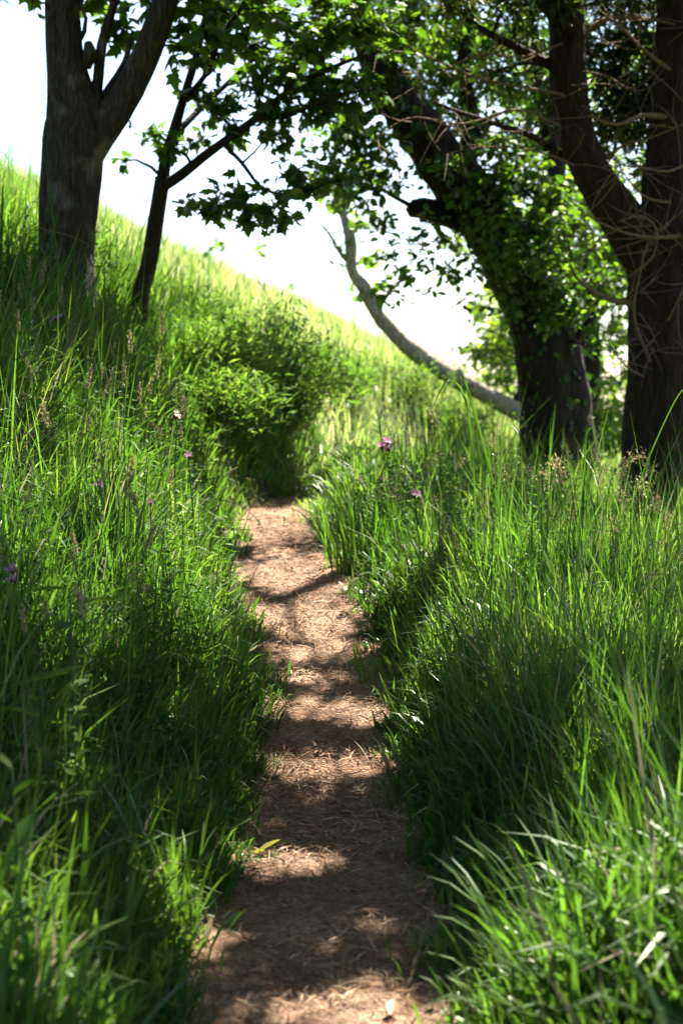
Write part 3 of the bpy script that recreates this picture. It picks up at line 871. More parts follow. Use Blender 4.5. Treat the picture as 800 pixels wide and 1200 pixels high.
# fine dead twigs off the dead branches: joined
fine = []
for (pp, r, dd) in tw:
    for _ in range(11):
        j = random.randrange(len(pp) - 1)
        f = random.random()
        x = pp[j][0] * (1 - f) + pp[j + 1][0] * f
        y = pp[j][1] * (1 - f) + pp[j + 1][1] * f
        a = random.uniform(0, 6.28)
        l = random.uniform(25, 75)
        d0 = dC + dd * (0.6 + 0.4 * j / len(pp)) - 0.1 * j
        bow = random.uniform(-0.4, 0.4)
        q = [P(x + l * k / 3 * math.cos(a + bow * k / 3), y + l * k / 3 * math.sin(a + bow * k / 3), d0 - 0.08 * k) for k in range(4)]
        p, rr = resample(q, [0.005, 0.004, 0.003, 0.0015], 0.06)
        fine.append(tube_arrays(p, rr, 4, cap=False))
link('dead_twigs', join_mesh('dead_twigs', fine, M['dead_twig']), C_.root, kind='stuff')
for (px, row, dd, rx, n) in [(730, 60, .5, 50, 160), (760, 120, .6, 45, 130), (700, 90, .7, 40, 100), (740, 160, .5, 40, 90), (800, 60, .3, 50, 140), (700, 10, .5, 50, 130), (820, 160, .5, 45, 120), (590, 10, -.4, 50, 120), (640, 5, -.5, 40, 100), (740, 5, .3, 50, 140), (840, 260, .6, 50, 120), (530, 5, -.7, 40, 70), (690, 60, .9, 50, 130), (750, 90, .8, 50, 140), (720, 130, .8, 40, 100), (700, 170, .8, 36, 70), (770, 200, .7, 40, 90), (610, 60, .5, 40, 70), (580, 90, .4, 36, 50), (640, 130, .7, 36, 60), (800, 120, .6, 40, 100)]:
    C_.clump(Pn(px, row, dC + dd), np.array([1.1, 1.3, 0.8]) * rx * dC / F, int(n * 3.0), 12, leaf=0.15)
# crown clumps added above the frame, set along sun rays to shade the ground
nb = 0
while nb < 500:
    gx, gy = rng.uniform(-2.8, 2.4), 0.5 + 9.6 * rng.random() ** 0.85
    H = rng.uniform(4.3, 8.0)
    c = np.array([gx, gy, 0.2]) + SUN * H / SUN[2]
    px, row = to_px(c)
    if row > -60:
        continue
    C_.clump(c, (rng.uniform(0.35, 0.55), rng.uniform(0.35, 0.55), 0.2), 110, 8, leaf=0.27, check=True, bough=(nb % 11 == 0))
    nb += 1
C_.finish(0)

# ------------------------------------------------------------------ unseen tree added beside the camera so its crown shades the foreground
G_ = Tree('broadleaf_tree', 'added out-of-frame tree beside the near end of the path, shading the foreground grass', (3.4, 4.6, gz(3.4, 4.6)), 'bark_dark', 'broad', OVAL, 0.2)
G_.limb([(3.4, 4.6, gz(3.4, 4.6) - 0.2), (3.35, 4.6, 1.5), (3.2, 4.7, 3.2), (2.9, 4.9, 5.0), (2.7, 5.0, 7.0), (2.6, 5.0, 9.0)], [0.3, 0.24, 0.2, 0.17, 0.12, 0.04], 'trunk', sides=14, step=0.2)
G_.limb([(3.1, 4.75, 3.8), (2.2, 4.0, 5.0), (0.8, 3.0, 5.8), (-1.0, 2.0, 6.2)], [0.12, 0.10, 0.07, 0.03], 'branch', sides=8, step=0.2)
G_.limb([(2.9, 4.9, 5.0), (2.0, 6.2, 6.2), (0.8, 7.6, 7.0), (-0.6, 8.6, 7.4)], [0.11, 0.09, 0.06, 0.03], 'branch', sides=8, step=0.2)
nb = 0
while nb < 190:
    c = np.array([rng.uniform(-3.6, 4.4), rng.uniform(-4.0, 8.0), rng.uniform(4.6, 8.6)])
    if c[1] > 1 and to_px(c)[1] > -90:
        continue
    G_.clump(c, (rng.uniform(0.5, 0.8), rng.uniform(0.5, 0.8), 0.25), 60, 6, leaf=0.26, check=True, bough=(nb % 5 == 0))
    nb += 1
G_.finish(0)

# ------------------------------------------------------------------ tree E: pale curved leaning limb
dE = 23.0
bE = P(660, 520, dE)
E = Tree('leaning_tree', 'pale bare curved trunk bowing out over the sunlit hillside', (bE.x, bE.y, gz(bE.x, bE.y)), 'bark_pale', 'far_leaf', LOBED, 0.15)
E.limb([(bE.x + 0.25, bE.y + .1, gz(bE.x + .25, bE.y) - 0.2), P(640, 503, dE), P(604, 482, dE), P(566, 461, dE), P(538, 446, dE), P(512, 431, dE), P(484, 412, dE), P(460, 390, dE), P(440, 367, dE), P(426, 338, dE), P(412, 318, dE), P(411, 288, dE), P(403, 258, dE), P(395, 235, dE), P(385, 215, dE)],
       [0.18, 0.15, 0.13, 0.12, 0.135, 0.115, 0.12, 0.105, 0.10, 0.095, 0.075, 0.08, 0.06, 0.045, 0.02], 'trunk', sides=18, step=0.06, rough=0.28)
E.limb([P(415, 315, dE), P(400, 300, dE), P(385, 275, dE), P(372, 262, dE)], [0.04, 0.03, 0.02, 0.01], 'branch', sides=6)
E.limb([P(440, 365, dE), P(455, 345, dE), P(470, 330, dE)], [0.04, 0.03, 0.015], 'branch', sides=6)
E.limb([P(350, 395, dE), P(320, 355, dE), P(298, 320, dE), P(285, 285, dE), P(275, 262, dE)][::-1], [0.006, 0.009, 0.010, 0.009, 0.005], 'twig', sides=5, rough=0.3)
E.limb([P(320, 350, dE), P(350, 330, dE), P(378, 300, dE), P(405, 270, dE)], [0.005, 0.006, 0.008, 0.012], 'twig', sides=5, rough=0.3)
for (px, row, rx, n) in [(400, 235, 34, 60), (380, 215, 30, 40), (420, 205, 34, 50), (415, 265, 24, 30), (435, 300, 24, 24), (400, 290, 16, 12), (430, 335, 18, 14), (342, 332, 9, 5), (312, 303, 10, 5), (395, 310, 10, 5), (262, 285, 18, 12), (250, 295, 12, 7), (440, 340, 20, 12), (465, 325, 20, 14), (418, 350, 12, 6), (310, 288, 8, 4)]:
    E.clump(Pn(px, row, dE), rx * dE / F, n, 4)
E.finish(60)

# ------------------------------------------------------------------ background trees on the lower slope at right
def far_tree(label, px, d, top_row, spread, n, lean=0.0, name='broadleaf_tree', mat='far_leaf', base_row=600):
    x = (px - 400) * d / F
    z0 = gz(x, d)
    b = (x, d, z0)
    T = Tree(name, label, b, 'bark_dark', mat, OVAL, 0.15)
    top = Pn(px + lean, top_row, d)
    mid = (np.array(b) * 0.5 + top * 0.5) + np.array([rng.normal(0, .2), 0, 0])
    T.limb([(x, d, z0 - 0.2), mid * 0.4 + np.array(b) * 0.6, mid, top], [0.22, 0.18, 0.13, 0.03], 'trunk', sides=10, step=0.2)
    for k in range(n):
        a = rng.uniform(0, 6.28)
        hgt = rng.random() ** 0.8
        rr = spread * (0.35 + 0.65 * math.sin(math.pi * min(1, hgt * 0.85 + 0.1))) * math.sqrt(rng.random())
        c = np.array([top[0] + rr * math.cos(a), d + rr * math.sin(a), z0 + 0.5 + (top[2] - z0 - 0.4) * hgt])
        T.clump(c, rng.uniform(0.4, 0.7), 75, 5, bough=(k % 2 == 0))
    T.finish(0)


far_tree('bright leafy tree seen between the conifer and the leaning ivy-clad trunk', 675, 24, 215, 1.25, 80)
far_tree('leafy tree on the lower slope behind the conifer trunk', 790, 26, 60, 1.8, 60)
far_tree('low bushy tree behind the foot of the leaning ivy-clad trunk', 600, 31, 400, 0.9, 16)
far_tree('tall tree rising behind the top of the leaning ivy-clad trunk', 640, 33, 40, 2.0, 36)

# ------------------------------------------------------------------ bushes on the bank
def bush(label, px, row, d, rx, rz, n, mat='bracken', lance=True, leaf=0.085):
    c = Pn(px, row, d)
    z0 = gz(c[0], c[1])
    r = empty('bracken_bush', (c[0], c[1], z0), label, 'bush', 'bushes on the bank')
    k = max(7, n // 60)
    stems = []
    pos, dr, nm, sz = [], [], [], []
    hgt = max(0.35, c[2] - z0 + rz)
    for i in range(k):
        a = rng.uniform(0, 6.28)
        rad = rx * math.sqrt(rng.random())
        end = np.array([c[0] + rad * math.cos(a), c[1] + rad * math.sin(a), 0])
        end[2] = max(gz(end[0], end[1]) + 0.12, z0 + hgt * (1 - 0.6 * (rad / rx) ** 2) * rng.uniform(0.6, 1.0))
        st = np.array([c[0] + 0.3 * rad * math.cos(a), c[1] + 0.3 * rad * math.sin(a), z0 - 0.05])
        m = st * 0.45 + end * 0.55 + np.array([0, 0, 0.15 * hgt])
        p, rr = resample([st, m, end], [0.008, 0.006, 0.002], 0.15)
        stems.append(tube_arrays(p, rr, 4, cap=False))
        m_ = n // k
        t = rng.uniform(0.15, 1.0, m_)
        b = st * ((1 - t) ** 2)[:, None] + 2 * m * (t * (1 - t))[:, None] + end * (t ** 2)[:, None] + rng.normal(0, 0.09, (m_, 3))
        out = unit(end - st)
        pos.append(b)
        dr.append(unit(out[None] * 0.6 + rng.normal(0, 0.7, (m_, 3)) * np.array([1, 1, 0.6]) + np.array([0, 0, 0.15])))
        nm.append(unit(np.array([0, 0, 1.0]) + rng.normal(0, 0.5, (m_, 3))))
        sz.append(leaf * rng.uniform(0.5, 1.4, m_))
    link('stems', join_mesh('stems', stems, M['stem']), r, kind='stuff')
    link('foliage', leaf_cloud_mesh('foliage', np.vstack(pos), np.vstack(dr), np.vstack(nm), np.concatenate(sz), LANCE if lance else OVAL, M[mat]), r, kind='stuff')


for (lb, px, row, d, rx, rz, n) in [
    ('bushy bracken right beside the slender sycamore foot', 225, 420, 14.0, 0.55, 0.25, 3000),
    ('dense bracken clump crowning the bank above the path bend', 300, 400, 15.5, 0.75, 0.3, 4200),
    ('bracken clump low on the bank at the end of the dirt path', 245, 455, 14.4, 0.42, 0.3, 3200),
    ('rounded bracken mound at the right end of the bank', 330, 430, 16.8, 0.55, 0.35, 4200),
    ('bracken overhanging the path where it disappears', 318, 480, 15.6, 0.36, 0.3, 2600),
    ('bracken fringe between the grass and the bracken mound', 250, 480, 13.2, 0.5, 0.25, 2600),
    ('pale bracken patch on the crest of the bank', 190, 380, 16.0, 0.7, 0.25, 2600),
    ('bracken tip against the sunlit hillside', 385, 455, 20.5, 0.6, 0.4, 2800),
    ('dark leafy bush on the right edge of the path bend', 425, 575, 13.5, 0.35, 0.2, 2000),
    ('pale bracken on the sunlit hillside right of the bracken mound', 470, 440, 23.0, 0.7, 0.2, 1500),
    ('sunlit hillside bush beneath the pale curved trunk', 530, 480, 22.5, 0.6, 0.25, 1600),
    ('bush breaking the hill skyline between slender sycamore and pale trunk', 330, 372, 34.0, 0.9, 0.2, 1200),
    ('small bush on the hill skyline next to the slender sycamore', 215, 318, 33.0, 0.8, 0.2, 1000),
    ('hillside bush in the sun above the bracken clumps', 280, 372, 22.0, 0.7, 0.15, 1300),
    ('bush on the hill skyline left of the thick forked trunk', 12, 225, 30.0, 0.9, 0.25, 1200),
    ('shaded bracken left of the thick forked trunk', 15, 300, 12.6, 0.6, 0.25, 2400),
]:
    bush(lb, px, row, d, rx * 1.3, rz * 1.3, int(n * 1.5))

# ------------------------------------------------------------------ low broad-leaved herbs in the verges
def herbs(side, n, xr, yr, label):
    c = tussocks(n * 3, xr, yr, side)
    c = c[c[:, 3] > 0.25][:n]
    n = len(c)
    per = rng.integers(10, 24, n)
    idx = np.repeat(np.arange(n), per)
    m = len(idx)
    h = rng.uniform(0.10, 0.28, n)
    t = rng.random(m)
    pos = c[idx, :3] + np.stack([rng.normal(0, 0.05, m), rng.normal(0, 0.05, m), 0.03 + t * h[idx]], -1)
    a = rng.uniform(0, 6.28, m)
    dr = np.stack([np.cos(a), np.sin(a), rng.uniform(-0.2, 0.6, m)], -1)
    nm = unit(np.array([0, 0, 1.0]) + rng.normal(0, 0.35, (m, 3)))
    sz = rng.uniform(0.025, 0.075, m)
    o = link('ground_herbs', leaf_cloud_mesh('ground_herbs', pos, dr, nm, sz, OVAL, M['herb']), kind='stuff')
    tag(o, label, 'herbs')


herbs(+1, 600, (-3.2, 0.2), (5.5, 14), 'small leafy herbs growing among the grass left of the path')
herbs(-1, 300, (0.0, 3.6), (5.5, 14), 'small leafy herbs growing among the grass right of the path')

def weeds(side, n, xr, yr, label):
    c = tussocks(n * 2, xr, yr, side)
    c = c[c[:, 3] > 0.12][:n]
    parts, pos, dr, nm, sz = [], [], [], [], []
    for q in c:
        h = rng.uniform(0.3, 0.75)
        le = rng.normal(0, 0.09, 2)
        b = q[:3] - np.array([0, 0, 0.02])
        e = b + np.array([le[0] * h * 2, le[1] * h * 2, h])
        m_ = (b + e) / 2 + np.array([le[0] * 0.1, le[1] * 0.1, 0.02])
        p, r = resample([b, m_, e], [0.004, 0.003, 0.0012], 0.12)
        parts.append(tube_arrays(p, r, 3, cap=False))
        k = int(h / 0.06)
        a0 = rng.uniform(0, 6.28)
        for j in range(k):
            t = 0.15 + 0.85 * (j + 1) / k
            base = b * (1 - t) + e * t
            for sg in (0, math.pi):
                a = a0 + sg + j * 1.57 + rng.normal(0, 0.25)
                pos.append(base)
                dr.append((math.cos(a), math.sin(a), rng.uniform(-0.1, 0.7)))
                nm.append((rng.normal(0, 0.2), rng.normal(0, 0.2), 1.0))
                sz.append(rng.uniform(0.04, 0.085) * (1.15 - 0.6 * t))
    V = join_mesh('weed_stems', parts, M['stem'])
    o = link('weeds', leaf_cloud_mesh('weeds', np.array(pos), np.array(dr), unit(np.array(nm)), np.array(sz), oval_leaf(0.4), M['herb']), kind='stuff')
    tag(o, label, 'weeds')
    link('stems', V, o, kind='stuff')


weeds(+1, 520, (-3.0, -0.3), (4.2, 12), 'upright leafy weeds mixed into the grass on the left bank')
weeds(-1, 260, (0.2, 3.2), (5.0, 12), 'upright leafy weeds mixed into the grass on the right verge')

# ------------------------------------------------------------------ litter on the path
def litter():
    n = 34000
    y = 2.2 + 12 * rng.random(n) ** 1.35
    k = np.interp(y, PC[:90, 1], np.arange(90)).astype(int)
    lat = np.clip(rng.normal(0, 0.26, n), -0.55, 0.55)
    x = PC[k, 0] - lat * PT[k, 1]
    ok = rng.random(n) < 0.62 + 0.6 * wobble(x, y, 2.6, 3.0)
    x, y = x[ok], y[ok]
    n = len(x)
    z = height(x, y) + rng.uniform(0.012, 0.03, n)
    a = rng.uniform(0, 6.28, n)
    el = rng.normal(0, 0.16, n)
    L = rng.uniform(0.02, 0.09, n) * np.where(rng.random(n) < 0.1, 1.8, 1.0)
    w = np.exp(rng.normal(-6.25, 0.5, n)) * (1 + 0.06 * y)
    d = np.stack([np.cos(a) * np.cos(el), np.sin(a) * np.cos(el), np.sin(el)], -1)
    nr = unit(np.array([0, 0, 1.0]) + rng.normal(0, 0.3, (n, 3)))
    x_ = unit(np.cross(d, nr))
    B = np.stack([x_ * w[:, None], d * L[:, None], np.cross(x_, d) * L[:, None]], -1)
    tv = np.array([(-0.5, -0.5, 0), (0.5, -0.5, 0), (0.6, 0, 0.08), (0.2, 0.5, 0), (-0.2, 0.5, 0), (-0.4, 0, 0.08)])
    tf = [(0, 1, 2, 5), (5, 2, 3, 4)]
    V, lo, st, to = replicate(tv, tf, (B, np.stack([x, y, z], -1)))
    me = mesh_np('needle_litter', V, lo, st, to, M['litter'], attrs={'rnd': np.repeat(rng.random(n), 6)})
    o = link('needle_litter', me, kind='stuff')
    tag(o, 'dry brown needles and dead grass strewn over the dirt path', 'litter')


litter()

# ------------------------------------------------------------------ individual plants
def blade_variants(mat, n, L, w, levels=6):
    out = []
    for i in range(n):
        me = blade_mesh('blade', np.zeros((1, 3)), np.zeros(1), np.array([rng.uniform(0.02, 0.15)]), np.array([rng.uniform(0.3, 1.5)]), np.array([L]), np.array([w]), levels, M[mat], np.array([0.45 + 0.1 * i / n]), twist=0.25)
        out.append(me)
    return out


def tuft(name, label, cat, x, y, n, spread, L, w, mat='grass', group=None, upright=False):
    z = gz(x, y)
    r = empty(name, (x, y, z), label, cat, group)
    vs = blade_variants(mat, 6, L, w)
    for i in range(n):
        o = bpy.data.objects.new('blade', vs[i % 6])
        col.objects.link(o)
        o.parent = r
        a, q = random.uniform(0, 6.28), spread * math.sqrt(random.random())
        bx, by = q * math.cos(a), q * math.sin(a)
        o.location = (bx, by, gz(x + bx, y + by) - z - 0.01)
        o.rotation_euler = (random.gauss(0, 0.08), random.gauss(0, 0.08), a + random.gauss(0, 0.6))
        s = random.uniform(0.6, 1.15)
        o.scale = (s * (0.5 if upright else 1), s, s)
    return r


tuft('grass_tuft', 'bright sunlit tuft of broad grass blades at the right path edge', 'grass tuft', 0.62, 4.05, 90, 0.22, 0.55, 0.013)
tuft('grass_tuft', 'second sunlit grass tuft beside the brightest right-hand tuft', 'grass tuft', 0.86, 4.3, 60, 0.18, 0.55, 0.012)
tuft('grass_tuft', 'small bright grass tuft sticking up from the shaded left verge', 'grass tuft', -0.50, 4.75, 40, 0.10, 0.42, 0.012)
tuft('grass_tuft', 'light green arching tuft narrowing the path from the right near its bend', 'grass tuft', 0.16, 9.95, 130, 0.26, 0.48, 0.012)
tuft('grass_tuft', 'broad-bladed grass clump in the shaded left foreground', 'grass tuft', -0.66, 3.2, 60, 0.2, 0.5, 0.014)
tuft('grass_tuft', 'short grass tuft growing in the middle of the path', 'grass tuft', 0.13, 7.75, 16, 0.05, 0.2, 0.008)
tuft('rush_clump', 'dark upright clump of rushes on the left verge', 'rushes', -0.98, 7.2, 55, 0.10, 0.75, 0.009, mat='rush', upright=True)


def stem_tube(parent, pts, r0, r1, mat='stem', name='stem'):
    p, r = resample(pts, list(np.linspace(r0, r1, len(pts))), 0.05)
    return link(name, join_mesh(name, [tube_arrays(p, r, 5)], M[mat]), parent)


def leaf_part(parent, base, direction, size, w=0.35, mat='herb', name='leaf'):
    t = oval_leaf(w)
    me = leaf_cloud_mesh(name, np.array([base]), np.array([direction], float), np.array([[0.1, 0.1, 1.0]]), np.array([size]), t, M[mat], np.array([rng.random()]))
    return link(name, me, parent)


def flower_head(parent, c, nrm, size, mat, npet=5):
    c = np.array(c)
    nrm = unit(np.array(nrm, float))
    x = unit(np.cross(nrm, [0.3, 0.9, 0.2]))
    y = np.cross(nrm, x)
    h = link('flower', join_mesh('flower', [tube_arrays(np.array([c - nrm * size * 0.55, c - nrm * size * 0.3, c]), np.array([0.1, 0.2, 0.13]) * size, 7)], M['calyx']), parent)
    for k in range(npet):
        a = 6.283 * k / npet + 0.2
        d = x * math.cos(a) + y * math.sin(a) + nrm * 0.25
        tv = np.array([(0, 0, 0), (0.22, 0.45, 0.03), (0.3, 0.9, 0), (0.08, 1.0, -0.03), (0, 0.78, 0), (-0.08, 1.0, -0.03), (-0.3, 0.9, 0), (-0.22, 0.45, 0.03)])
        me = leaf_cloud_mesh('petal', np.array([c]), np.array([d]), np.array([nrm]), np.array([size * 0.55]), (tv, [(0, 1, 2, 3, 4), (0, 4, 5, 6, 7)]), M[mat], np.array([rng.random()]))
        o = bpy.data.objects.new('petal', me)
        col.objects.link(o)
        o.parent = h
    return h


def campion(label, px, row, d, size=0.045, n=1, mat='petal', leaves=3, group='pink wildflowers in the grass'):
    c = Pn(px, row, d)
    bx = c[0] + rng.uniform(-0.06, 0.08)
    by = c[1] + rng.uniform(0, 0.1)
    lat, _ = path_frame([bx], [by])
    z = gz(bx, by)
    r = empty('wildflower', (bx, by, z), label, 'flower', group)
    mid = np.array([bx, by, z]) * 0.45 + c * 0.55 + np.array([rng.normal(0, .02), 0, 0])
    stem_tube(r, [(bx, by, z - 0.02), tuple(mid), tuple(c - np.array([0, 0, size * 0.4]))], 0.005, 0.003)
    for k in range(leaves):
        t = 0.3 + 0.5 * k / leaves
        b = np.array([bx, by, z]) * (1 - t) + c * t
        for s in (-1, 1):
            leaf_part(r, b, (s * math.cos(k), math.sin(k) * s, 0.35), 0.075, 0.3, 'stem' if mat == 'petal_pale' else 'herb')
    for k in range(n):
        o = np.array([rng.normal(0, size * 0.7), rng.normal(0, size * 0.4), rng.normal(0, size * 0.4)]) if k else np.zeros(3)
        flower_head(r, c + o, (rng.normal(0, .5), -0.6, 0.8), size * 1.05, mat)


campion('pair of purple-pink flower heads on a tall stem above the right verge', 453, 524, 9.4, 0.06, 3)
campion('single purple-pink flower on a stem just right of the path bend', 486, 578, 8.9, 0.06)
campion('small dark-pink flower low among the right verge grass', 684, 788, 6.2, 0.045)
campion('pale flower with opposite pairs of leaves standing up from the left verge', 208, 486, 8.2, 0.05, 1, 'petal_pale', 4)
campion('pink flower just below the pale flower on the left verge', 221, 533, 8.3, 0.04)
campion('pink flower head nearest the rush clump', 172, 690, 6.8, 0.04)
campion('dull purple flower at the edge of the shaded left verge', 12, 678, 5.4, 0.04, 2)
campion('brownish-pink flower above the rush clump', 117, 568, 7.4, 0.04, 2)
campion('pink flower below the thick forked trunk', 66, 374, 10.0, 0.045, 2)
campion('pale pink flower in the grass left of the flower below the forked trunk', 38, 378, 9.8, 0.04, 1, 'petal_pale')
campion('faint pink flower between the pale flower and the path', 176, 588, 7.6, 0.035)

# tall flowering grass stalks
seed_t = lance_leaf(0.35)


def stalk_proto(kind):
    """returns (stem mesh, seed head mesh), height 1, base at the origin"""
    bend = {'drooping': 0.16, 'upright': 0.05, 'dark': 0.10}[kind]
    pts = [(0, 0, 0), (0.01, 0, 0.35), (0.03 + bend * 0.2, 0, 0.7), (bend * 0.6, 0, 0.88), (bend, 0, 1.0 - bend * 0.3)]
    p, r = resample(pts, [0.0028, 0.0026, 0.002, 0.0016, 0.001], 0.06)
    stem = join_mesh('stem', [tube_arrays(p, r, 4)], M['stem'])
    m = 60 if kind != 'upright' else 80
    top = p[-1]
    A_ = p[int(len(p) * (0.80 if kind != 'upright' else 0.86))]
    t = rng.random(m)
    spread = {'drooping': 0.020, 'upright': 0.005, 'dark': 0.028}[kind]
    if kind == 'drooping':
        t = np.floor(t * 4) / 4 + rng.random(m) * 0.12
    pos = A_[None] * (1 - t[:, None]) + top[None] * t[:, None] + rng.normal(0, 1, (m, 3)) * spread
    d = unit(unit(top - A_)[None] + rng.normal(0, 0.5, (m, 3)))
    hd = leaf_cloud_mesh('seed_head', pos, d, rng.normal(0, 1, (m, 3)), rng.uniform(0.012, 0.024, m), seed_t, M['seed_dark' if kind == 'dark' else 'seed'])
    return stem, hd


protos = {k: [stalk_proto(k) for _ in range(3)] for k in ('drooping', 'upright', 'dark')}


def stalk(kind, x, y, h, label, group):
    z = gz(x, y)
    st, hd = protos[kind][random.randrange(3)]
    r = empty('grass_stalk', (x, y, z - 0.01), label, 'grass stalk', group)
    r.rotation_euler = (random.gauss(0, 0.12), random.gauss(0, 0.12), random.uniform(0, 6.28))
    r.scale = (h, h, h)
    for nm, me in (('stem', st), ('seed_head', hd)):
        o = bpy.data.objects.new(nm, me)
        if nm == 'seed_head':
            o['kind'] = 'stuff'
        col.objects.link(o)
        o.parent = r


MARKS = {-1: [(0.26, 9.4, 'the purple-pink flower pair'), (0.40, 8.9, 'the single purple-pink flower'), (0.93, 6.2, 'the small dark-pink flower'), (0.75, 8.2, 'the tallest shoot'), (1.6, 8.0, 'the broad curling blade'), (2.7, 12.5, 'the conifer trunk')],
         1: [(-0.98, 7.2, 'the rush clump'), (-0.83, 8.2, 'the pale flower'), (-2.0, 11.5, 'the forked trunk'), (-1.6, 12.0, 'the slender sycamore'), (-1.05, 5.4, 'the dull purple flower'), (-1.7, 9.9, 'the forked trunk flowers')]}


def scatter(kind, side, n, xr, yr, hr, label, group, offmin=0.25):
    c = tussocks(n * 4, xr, yr, side)
    c = c[c[:, 3] > offmin]
    c = c[view_keep(c[:, 0], c[:, 1], 30)][:n]
    for q in c:
        near = min(MARKS[side], key=lambda m: (m[0] - q[0]) ** 2 + (m[1] - q[1]) ** 2)[2]
        stalk(kind, q[0], q[1], random.uniform(*hr), label + ', nearest ' + near, group)


scatter('drooping', -1, 60, (0.3, 3.0), (6.0, 11), (0.55, 1.1), 'tall stalk with pale clustered seed head on right verge', 'pale seed stalks on the right verge')
scatter('dark', -1, 34, (0.3, 2.4), (6.0, 11), (0.5, 1.05), 'thin stalk with loose purplish seed head on right verge', 'purplish seed stalks on the right verge')
scatter('upright', +1, 40, (-2.6, -0.5), (5.0, 10), (0.6, 1.05), 'stalk with narrow pale seed spike on left bank', 'narrow seed spikes on the left bank')
scatter('dark', +1, 34, (-2.6, -0.6), (5.5, 11), (0.6, 0.9), 'thin stalk with loose brownish seed head on left bank', 'brownish seed stalks on the left bank')


# a few tall green grass shoots standing clear of the right verge
def shoot(label, pts, w=0.012):
    p, r = resample([Pn(*q) for q in pts], [w * 0.5] * (len(pts) - 1) + [0.0008], 0.05)
    b = p[0].copy()
    b[2] = gz(b[0], b[1])
    p = np.vstack([b - np.array([0, 0, 0.02]), p])
    r = np.concatenate([[w * 0.5], r])
    ro = empty('grass_shoot', tuple(b), label, 'grass blade', 'tall shoots above the right verge')
    side = np.array([0.93, 0.3, 0.0])
    n = len(p)
    V = np.empty((n, 3, 3))
    V[:, 0] = p - side * r[:, None]
    V[:, 1] = p + np.array([0, 0.004, -0.002])
    V[:, 2] = p + side * r[:, None]
    f = []
    for i in range(n - 1):
        f += [(3 * i, 3 * i + 1, 3 * i + 4, 3 * i + 3), (3 * i + 1, 3 * i + 2, 3 * i + 5, 3 * i + 4)]
    me = join_mesh('blade', [(V.reshape(-1, 3), f)], M['grass'])
    for nm, val in (('t', 0.8), ('rnd', 0.3)):
        me.attributes.new(nm, 'FLOAT', 'POINT').data.foreach_set('value', np.full(3 * n, val, dtype=np.float32))
    link('blade', me, ro)


shoot('tallest green grass shoot leaning up towards the pale curved trunk', [(600, 700, 8.2), (585, 600, 8.2), (560, 500, 8.2), (545, 450, 8.2), (535, 425, 8.2)], 0.016)
shoot('long arching grass blade bending over left of the tallest shoot', [(560, 700, 8.3), (555, 560, 8.3), (545, 470, 8.3), (525, 445, 8.2), (505, 480, 8.1)], 0.012)
shoot('grass blade arching right from behind the tallest shoot', [(575, 690, 8.4), (585, 560, 8.4), (592, 500, 8.4), (606, 505, 8.3), (615, 540, 8.2)], 0.012)
shoot('broad grass blade curling over in front of the conifer trunk', [(700, 720, 8.0), (740, 590, 8.0), (775, 500, 8.0), (800, 455, 8.0), (825, 450, 8.0)], 0.008)
shoot('grass blade hooked over before the leaning ivy-clad trunk', [(680, 700, 8.2), (684, 560, 8.2), (686, 510, 8.2), (692, 500, 8.2), (700, 530, 8.2)], 0.012)

# yellowing leaf and stick lying on the path, broad-leaved plant at left
r = empty('fallen_leaf', (-0.30, 5.6, gz(-0.30, 5.6)), 'curled yellow-green leaf lying on the sunlit left edge of the path', 'leaf')
for dd, s in (((0.7, 0.2, 0.55), 0.10), ((0.3, -0.5, 0.4), 0.08)):
    leaf_part(r, (-0.30, 5.6, gz(-0.30, 5.6) + 0.015), dd, s, 0.45, 'yellow_leaf', 'blade')
for k in range(16):
    yy = 3.9 + 6.0 * (k + random.random()) / 16
    xx = float(np.interp(yy, PC[:90, 1], PC[:90, 0])) + random.uniform(-0.28, 0.28)
    r = empty('dead_leaf', (xx, yy, gz(xx, yy)), 'curled dead brown leaf lying on the dirt path', 'leaf', 'dead leaves on the path')
    a = random.uniform(0, 6.28)
    leaf_part(r, (xx, yy, gz(xx, yy) + 0.022), (math.cos(a), math.sin(a), random.uniform(0.05, 0.5)), random.uniform(0.035, 0.065), 0.6, 'dead_leaf', 'blade')
zq = gz(0.25, 4.5)
st = empty('dead_stick', (0.22, 4.4, gz(0.22, 4.4)), 'dry pale stick leaning out of the grass onto the right path edge', 'stick')
stem_tube(st, [(0.17, 4.35, gz(0.17, 4.35) + 0.005), (0.21, 4.45, zq + 0.06), (0.25, 4.6, zq + 0.14), (0.27, 4.7, zq + 0.17)], 0.006, 0.003, 'dead_twig', 'shaft')
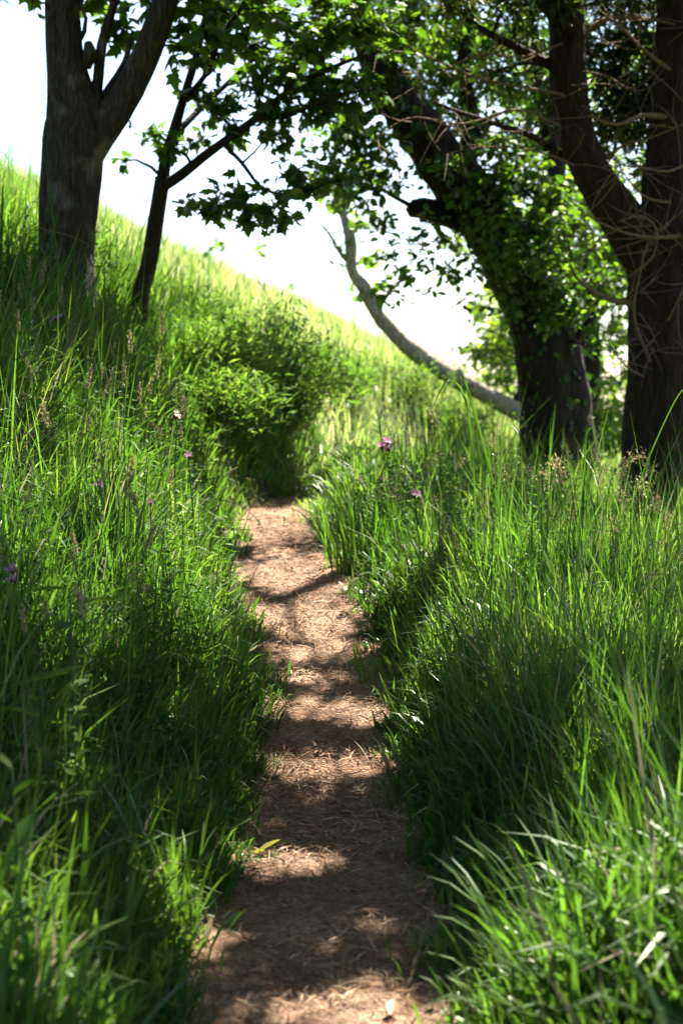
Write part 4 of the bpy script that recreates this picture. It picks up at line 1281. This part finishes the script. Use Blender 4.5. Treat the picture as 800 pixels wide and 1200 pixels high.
stem_tube(st, [(0.21, 4.45, zq + 0.06), (0.24, 4.44, zq + 0.1), (0.25, 4.46, zq + 0.12)], 0.003, 0.0015, 'dead_twig', 'side_twig')


def dock(label, px, row, d, n, size, up=0.5):
    c = Pn(px, row, d)
    z = gz(c[0], c[1])
    r = empty('broad_leaved_plant', (c[0], c[1], z), label, 'plant')
    stem_tube(r, [(c[0], c[1], z - 0.02), (c[0] + 0.01, c[1], (z + c[2]) / 2), tuple(c)], 0.006, 0.003)
    for k in range(n):
        t = 0.35 + 0.65 * k / max(1, n - 1)
        b = np.array([c[0], c[1], z]) * (1 - t) + c * t
        a = 2.4 * k + 0.4
        leaf_part(r, b, (math.cos(a), math.sin(a) * 0.8 - 0.2, up * rng.uniform(0.3, 1.2)), size * rng.uniform(0.7, 1.2), 0.38, 'herb')


dock('broad-leaved plant with lit oblong leaves in the left foreground', 45, 800, 4.6, 9, 0.14)
dock('leafy plant with upturned bright leaf at the left foreground edge', 10, 905, 3.8, 7, 0.12, 0.9)
dock('dark-leaved tall plant on the left verge before the rush clump', 80, 690, 5.2, 10, 0.15, 0.2)
dock('broad pale dock leaves in the bright right foreground tuft', 770, 1045, 3.9, 7, 0.16, 0.6)


# bramble stems arching over the verge
def bramble(label, pts, r0=0.004):
    q = [Pn(*p) for p in pts]
    b = q[0].copy()
    b[2] = gz(b[0], b[1])
    ro = empty('bramble_stem', tuple(b), label, 'stem')
    stem_tube(ro, [tuple(b)] + [tuple(p) for p in q[1:]], r0, r0 * 0.4, 'dead_twig', 'shaft')
    e = q[-1]
    for k in range(4):
        f = q[-2] * (k / 4) + e * (1 - k / 4)
        leaf_part(ro, f, (rng.normal(), rng.normal(), -0.2), 0.04, 0.5, 'herb')


bramble('thin arching stem hanging over the left path edge near the bend', [(215, 640, 9.6), (240, 590, 9.6), (270, 588, 9.6), (298, 605, 9.6), (309, 622, 9.6)])
bramble('bare arching bramble stem in front of the thick forked trunk', [(10, 330, 10.5), (30, 280, 10.5), (60, 273, 10.5), (100, 285, 10.5), (128, 308, 10.5)])
